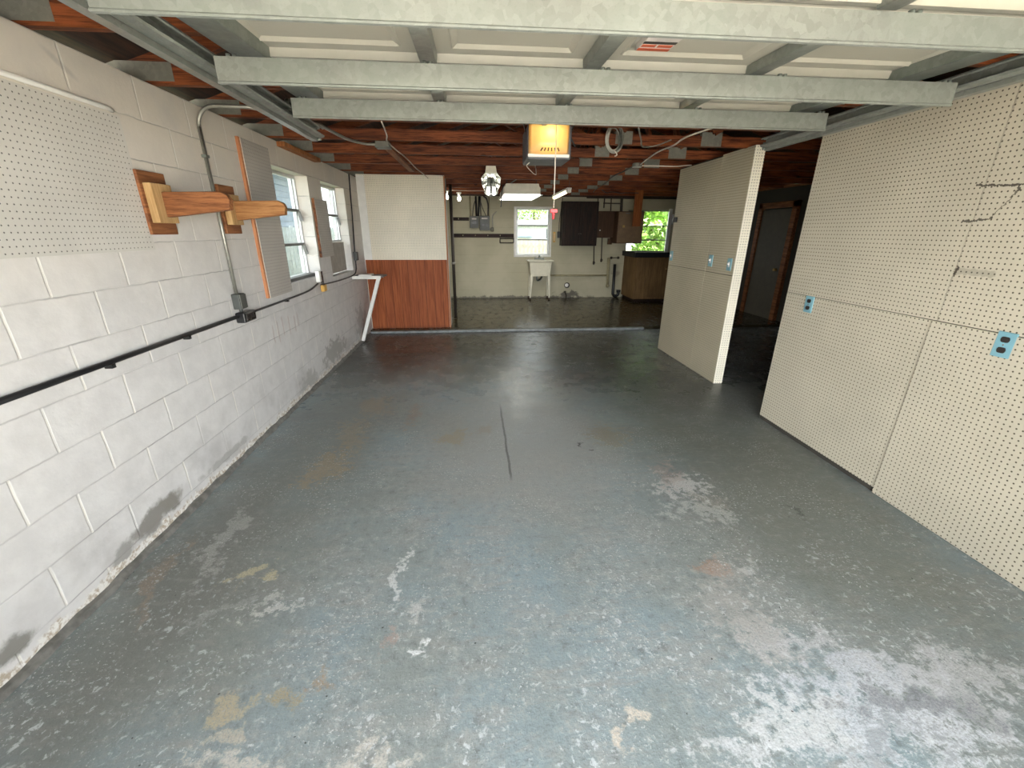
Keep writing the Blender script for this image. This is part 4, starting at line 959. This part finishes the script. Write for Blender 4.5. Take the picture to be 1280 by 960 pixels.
for a, b in ((3.90, 4.42), (4.46, 4.98)):
    dd = MB().box(a, b, 9.60, 9.619, ZR+.11, 1.02).build('cabinet_door', M['oak'], bs, bevel=.004)
    MB().cyl((b-.05, 9.60, .8), (b-.05, 9.575, .8), .012, n=10).build('knob', M['brass'], dd)
ct = thing('countertop', 'black laminate counter with splash edge on the oak base cabinet', 'countertop', (4.5, 10.0, 1.055))
MB().box(3.60, 5.45, 9.58, YB-.005, 1.055, 1.085).build('slab', M['counter'], ct, bevel=.004)
MB().box(3.60, 5.45, 9.58, 9.60, 1.085, 1.165).box(3.60, 3.62, 9.60, YB-.005, 1.085, 1.165).build('raised_edge', M['counter'], ct, bevel=.003)
# pipes on the end wall
wp = thing('waste_pipe', 'cream painted pipe running from the tub along the end wall to an upright', 'pipe', (2.6, YB, .3))
MB().tube([(1.80, YB-.035, .585), (3.24, YB-.035, .585)], .020, 10).build('pipe_run', M['pipe_cream'], wp)
MB().tube([(3.26, YB-.045, 1.00), (3.28, YB-.045, .33)], .034, 12).build('upright', M['pipe_cream'], wp)
MB().sphere((3.285, YB-.05, .33), .045).build('elbow', M['pipe_cream'], wp)
dp = thing('drain_pipe', 'black drain pipe with J trap standing beside the oak cabinet', 'pipe', (3.5, YB, ZR))
MB().tube([(3.42, YB-.06, .85), (3.43, YB-.06, .17)] + arc((3.50, YB-.06, .15), (-1,0,0), (0,0,-1), .07, .2, math.pi, 8) + [(3.57, YB-.06, .20)], .036, 12).build('pipe_run', M['black'], dp)
MB().lathe([(.05,-.03),(.052,.03)], (3.57, YB-.06, .20), (0,0,1), 14).build('trap_collar', M['black'], dp)
for (xa, xb, za, lab) in ((2.875, 2.895, .89, 'thin supply pipe with tap below the walnut cabinet'), (3.06, 3.08, .95, 'thin supply pipe with tap below the brown panel box')):
    o = thing('supply_pipe', lab, 'pipe', (xa, YB, za-.05), 'supply pipes')
    MB().tube([(xa, YB-.03, 1.47 if xa > 3 else 1.285), (xb, YB-.03, za)], .012, 8).build('pipe_run', M['pipe_dark'], o)
    MB().lathe([(.012,-.05),(.024,-.035),(.026,.01),(.014,.03)], (xb, YB-.03, za), (0,0,1), 10).build('tap', M['pipe_dark'], o)
    MB().cyl((xb-.03, YB-.05, za), (xb+.03, YB-.05, za), .008, n=8).build('tap_handle', M['pipe_dark'], o)
vt = thing('hose_tap', 'pair of small dark hose taps joined on the end wall left of the counter', 'tap', (3.42, YB, .95))
for x in (3.33, 3.50): MB().lathe([(.016,0),(.03,.01),(.03,.04),(.016,.05)], (x, YB, 1.0), (0,-1,0), 12).build('tap_body', M['pipe_dark'], vt)
MB().cyl((3.33, YB-.03, 1.0), (3.50, YB-.03, 1.0), .010, n=8).build('link_pipe', M['pipe_dark'], vt)
cl = thing('cleanout_cap', 'round white cleanout cap low on the end wall right of the tub', 'pipe cap', (2.26, YB, .30))
MB().lathe([(.068,0),(.070,.02),(.062,.03)], (2.26, YB, .345), (0,-1,0), 20).build('rim', M['pipe_dark'], cl)
MB().sphere((2.25, YB-.03, .35), .045, 1, .4, 1).build('cap_dome', M['white_plastic'], cl)
fd = thing('floor_spigot', 'small rusty spigot at the foot of the end wall below the round cap', 'spigot', (2.22, YB, ZR))
MB().tube(smooth_path([(2.25, YB-.03, ZR), (2.24, YB-.03, .12), (2.22, YB-.04, .17), (2.20, YB-.07, .19)]), .016, 8).build('pipe_run', M['pipe_dark'], fd)
MB().cyl((2.19, YB-.07, .205), (2.23, YB-.07, .205), .012, n=8).build('tap_handle', M['pipe_dark'], fd)
tp = thing('overhead_pipes', 'dark old water pipes under the roof above the brown panel boxes', 'pipes', (3.2, YB, 2.05))
for pts, r in (([(2.60, YB-.12, 2.335), (4.85, YB-.12, 2.335)], .016), ([(2.885, YB-.06, 2.345), (2.90, YB-.06, 2.08)], .011), ([(3.04, YB-.06, 2.345), (3.04, YB-.06, 2.12)], .014), ([(3.20, YB-.06, 2.345), (3.21, YB-.06, 2.06)], .013), ([(3.02, YB-.06, 2.225), (3.45, YB-.06, 2.22)], .012), ([(3.45, YB-.07, 2.345), (3.46, YB-.07, 2.05)], .034)):
    MB().tube(pts, r, 8).build('pipe_run', M['pipe_dark'], tp)
th = thing('thermometer', 'yellow thermometer strip on the end wall beside the small window', 'thermometer', (1.90, YB, 1.35))
MB().box(1.87, 1.925, YB-.015, YB, 1.355, 1.59).build('backing', M['yellow'], th, bevel=.004)
MB().cyl((1.897, YB-.018, 1.39), (1.897, YB-.018, 1.56), .006, n=8).build('glass_tube', M['white_plastic'], th)
so = thing('wall_socket', 'black wall socket with cord between the small window and the walnut cabinet', 'wall socket', (2.0, YB, 1.46))
MB().box(1.965, 2.03, YB-.05, YB, 1.455, 1.60).build('socket_body', M['black'], so, bevel=.006)
MB().tube(smooth_path([(1.995, YB-.04, 1.60), (2.0, YB-.03, 1.8), (2.02, YB-.03, 2.0), (2.05, YB-.02, 2.25), (2.06, YB-.02, 2.34)]), .007, 6).build('cord', M['black'], so)

# ------------------------------------------------------------------ outside
gm = MB().box(-40, 40, -40, YF-.2, -.16, -.02); struct(gm.build('ground_driveway', M['drive'], origin=(0, -10, -.1)), 'pale concrete driveway in front of the garage')
struct(MB().box(-40, XL-.2, YF-.2, 45, -.2, -.06).box(XR+.2, 40, YF-.2, 45, -.2, -.06).box(XL-.2, XR+.2, YB+.2, 45, -.2, -.06).build('ground_lawn', M['lawn'], origin=(0, 20, -.2)), 'lawn around the garage')
nh = thing('neighbour_house', 'blue grey sided house seen through the side windows', 'house', (-5.6, 6, -.06))
m = MB()
for k in range(22): m.frustum([(-5.5, -2, -.06+.16*k), (-5.5, 16, -.06+.16*k), (-5.7, 16, -.06+.16*k), (-5.7, -2, -.06+.16*k)], [(-5.53, -2, .10+.16*k), (-5.53, 16, .10+.16*k), (-5.7, 16, .10+.16*k), (-5.7, -2, .10+.16*k)])
m.build('siding', M['siding'], nh)
MB().prism([(-4.75, -2.4, 3.2), (-4.75, -2.4, 3.32), (-9, -2.4, 4.9), (-9, -2.4, 4.78)], (0, 19, 0)).build('roof', M['house_roof'], nh)  # unseen eave, drawn out deep to shade the siding
MB().box(-5.5, -5.44, 9.5, 9.7, -.06, 3.4).box(-5.5, -5.44, 6.9, 7.1, -.06, 3.4).build('corner_board', M['fence_white'], nh)
def fence(name, label, axis, d, u0, u1, h, mt, step):
    o = thing(name, label, 'fence', ((d, (u0+u1)/2, -.06) if axis == 1 else ((u0+u1)/2, d, -.06)))
    m = MB(); u = u0
    while u < u1:
        hh = h+random.uniform(-.015, .015)
        if axis == 1: m.box(d-.01, d+.01, u, u+step*.84, -.06, hh)
        else: m.box(u, u+step*.84, d-.01, d+.01, -.06, hh)
        u += step
    m.build('pickets', M[mt], o)
    m = MB()
    for z in (.35, h-.3):
        if axis == 1: m.box(d-.05, d-.01, u0, u1, z, z+.09)
        else: m.box(u0, u1, d+.01, d+.05, z, z+.09)
    m.build('fence_rails', M[mt], o); return o
fence('board_fence', 'white board fence below the side windows outside', 1, -3.2, 1.0, 14.0, 1.66, 'fence_white', .15)
fence('picket_fence', 'bleached picket fence seen through the small window over the tub', 0, 16.0, -4, 4.7, 1.34, 'fence_pale', .14)
ho = thing('distant_house', 'pale distant house behind the bleached picket fence', 'house', (3, 24, -.06))
MB().box(-4, 6.8, 23, 28, -.06, 1.95).build('house_wall', M['house_white'], ho)
MB().prism([(-4.6, 22.4, 1.9), (7.2, 22.4, 1.9), (7.0, 25.5, 2.12), (-4.4, 25.5, 2.12)], (0, 0, .08)).build('roof', M['house_roof'], ho)
MB().box(3.75, 4.35, 22.98, 23.02, 1.25, 1.72).build('window', M['pane_dark'], ho)
MB().box(2.0, 3.0, 22.7, 22.98, 1.30, 1.36).build('awning', M['siding'], ho)
def tree(name, label, c, R, n, mt, trunk=True, sz=1.0):
    o = thing(name, label, 'tree', (c[0], c[1], -.06), 'trees beyond the end wall')
    m = MB()
    lobes = [Vector((c[0]+random.gauss(0, R*.4), c[1]+random.gauss(0, R*.4), c[2]+random.gauss(0, R*.35*sz))) for _ in range(14)]
    for _ in range(n):
        l = random.choice(lobes); d = Vector((random.gauss(0,1), random.gauss(0,1), random.gauss(0,1))).normalized()
        p = l+d*R*.42*random.uniform(.6, 1.05); a = Vector((random.gauss(0,1), random.gauss(0,1), random.gauss(0,.6))).normalized(); b = a.cross(d).normalized()
        s = random.uniform(.05, .11)
        m.bm.faces.new([m.bm.verts.new(q) for q in (p-a*s, p+b*s*.5+d*.01, p+a*s, p-b*s*.5+d*.01)])
    m.build('foliage', M[mt], o)
    if trunk:
        t_ = MB().tube([(c[0], c[1], -.06), (c[0]+.05, c[1], c[2]*.5), (c[0]-.05, c[1], c[2])], [.16, .12, .07], 10)
        for k in range(5):
            q = lobes[k]; t_.tube([(c[0], c[1], c[2]*.55), tuple((Vector(c)*.45+q*.55)), tuple(q)], [.06, .04, .015], 6)
        t_.build('trunk', M['bark'], o)
    return o
tree('leafy_tree', 'leafy bright green tree close outside the window by the hanging timber', (5.7, 13.6, 2.0), 1.5, 5200, 'leaf')
tree('leafy_tree', 'second green tree outside the window by the hanging timber', (7.6, 15.0, 2.2), 1.7, 4200, 'leaf_dark')
tree('leafy_tree', 'low bush outside the window by the hanging timber', (6.0, 15.2, .8), 1.1, 2600, 'leaf', False)
tree('leafy_tree', 'broad tree rising behind the distant house', (4.2, 31, 3.0), 2.6, 5200, 'leaf')
tree('leafy_tree', 'second broad tree rising behind the distant house', (1.4, 32, 3.0), 2.6, 5200, 'leaf_dark')

# ------------------------------------------------------------------ light
AMB, LOBE, SUN, EXPO = .85, 3.8, 11.0, 2.3
w = bpy.data.worlds.new('sky'); bpy.context.scene.world = w; w.use_nodes = True; nt = w.node_tree; nt.nodes.clear()
# hazy bright sky: even overhead, brightest low over the street in front of the garage
def wn(t, **k):
    x = nt.nodes.new(t)
    for a_, v_ in k.items(): setattr(x, a_, v_)
    return x
tc = wn('ShaderNodeTexCoord'); sp = wn('ShaderNodeSeparateXYZ'); nt.links.new(tc.outputs['Generated'], sp.inputs[0])
def mr(src, lo, hi, a_, b_):
    x = wn('ShaderNodeMapRange', interpolation_type='SMOOTHSTEP'); nt.links.new(src, x.inputs[0])
    for i_, v_ in enumerate((lo, hi, a_, b_)): x.inputs[i_+1].default_value = v_
    return x.outputs[0]
front = mr(sp.outputs[1], -.35, -.95, 0, 1); low = mr(sp.outputs[2], .60, .05, 0, 1)
lb_ = wn('ShaderNodeMath', operation='MULTIPLY'); nt.links.new(front, lb_.inputs[0]); nt.links.new(low, lb_.inputs[1])
st_ = wn('ShaderNodeMath', operation='MULTIPLY_ADD'); nt.links.new(lb_.outputs[0], st_.inputs[0]); st_.inputs[1].default_value = LOBE; st_.inputs[2].default_value = AMB
bg = wn('ShaderNodeBackground'); bg.inputs[0].default_value = (.94, .975, 1.0, 1); nt.links.new(st_.outputs[0], bg.inputs[1])
ow = wn('ShaderNodeOutputWorld'); nt.links.new(bg.outputs[0], ow.inputs[0])
sun = bpy.data.lights.new('sun', 'SUN'); sun.energy = SUN; sun.angle = math.radians(.6); sun.color = (1, .95, .86)
so_ = bpy.data.objects.new('sun', sun); C.objects.link(so_); sd_ = Vector((.02, .10, .95)).normalized(); so_.rotation_euler = sd_.to_track_quat('Z', 'Y').to_euler(); so_.location = (8, 2, 12)
def portal(name, loc, sx, sy, direction):
    l = bpy.data.lights.new(name, 'AREA'); l.shape = 'RECTANGLE'; l.size = sx; l.size_y = sy; l.cycles.is_portal = True
    o = bpy.data.objects.new(name, l); C.objects.link(o); o.location = loc; o.rotation_euler = Vector(direction).to_track_quat('-Z', 'Z').to_euler(); return o
portal('opening_portal', ((DX0+DX1)/2, YF-.21, DZ/2), DX1-DX0, DZ, (0, 1, 0))
portal('window_portal', ((W3[0]+W3[1])/2, YB+.21, (W3[2]+W3[3])/2), W3[1]-W3[0], W3[3]-W3[2], (0, -1, 0))
portal('window_portal', ((W4[0]+W4[1])/2, YB+.21, (W4[2]+W4[3])/2), W4[1]-W4[0], W4[3]-W4[2], (0, -1, 0))

# ------------------------------------------------------------------ camera
cam = bpy.data.cameras.new('camera'); cam.sensor_width = 36; cam.lens = 521.9/1280*36; cam.clip_start = .02; cam.clip_end = 200
co_ = bpy.data.objects.new('camera', cam); C.objects.link(co_)
pi_, ya_, ro_ = math.radians(20.09), math.radians(4.93), math.radians(-.246)
fw = Vector((math.sin(ya_)*math.cos(pi_), math.cos(ya_)*math.cos(pi_), -math.sin(pi_))); rt = Vector((math.cos(ya_), -math.sin(ya_), 0)); dn = fw.cross(rt)
r2 = rt*math.cos(ro_)+dn*math.sin(ro_); d2 = -rt*math.sin(ro_)+dn*math.cos(ro_)
mx = Matrix((r2, -d2, -fw)).transposed().to_4x4(); mx.translation = (0, 0, 1.6); co_.matrix_world = mx
sc = bpy.context.scene; sc.camera = co_
sc.view_settings.view_transform = 'Standard'; sc.view_settings.look = 'None'; sc.view_settings.gamma = 1; sc.view_settings.use_curve_mapping = False
sc.view_settings.exposure = EXPO
sc.cycles.use_denoising = True; sc.cycles.max_bounces = 10; sc.cycles.diffuse_bounces = 6; sc.cycles.sample_clamp_indirect = 8; sc.cycles.transparent_max_bounces = 12
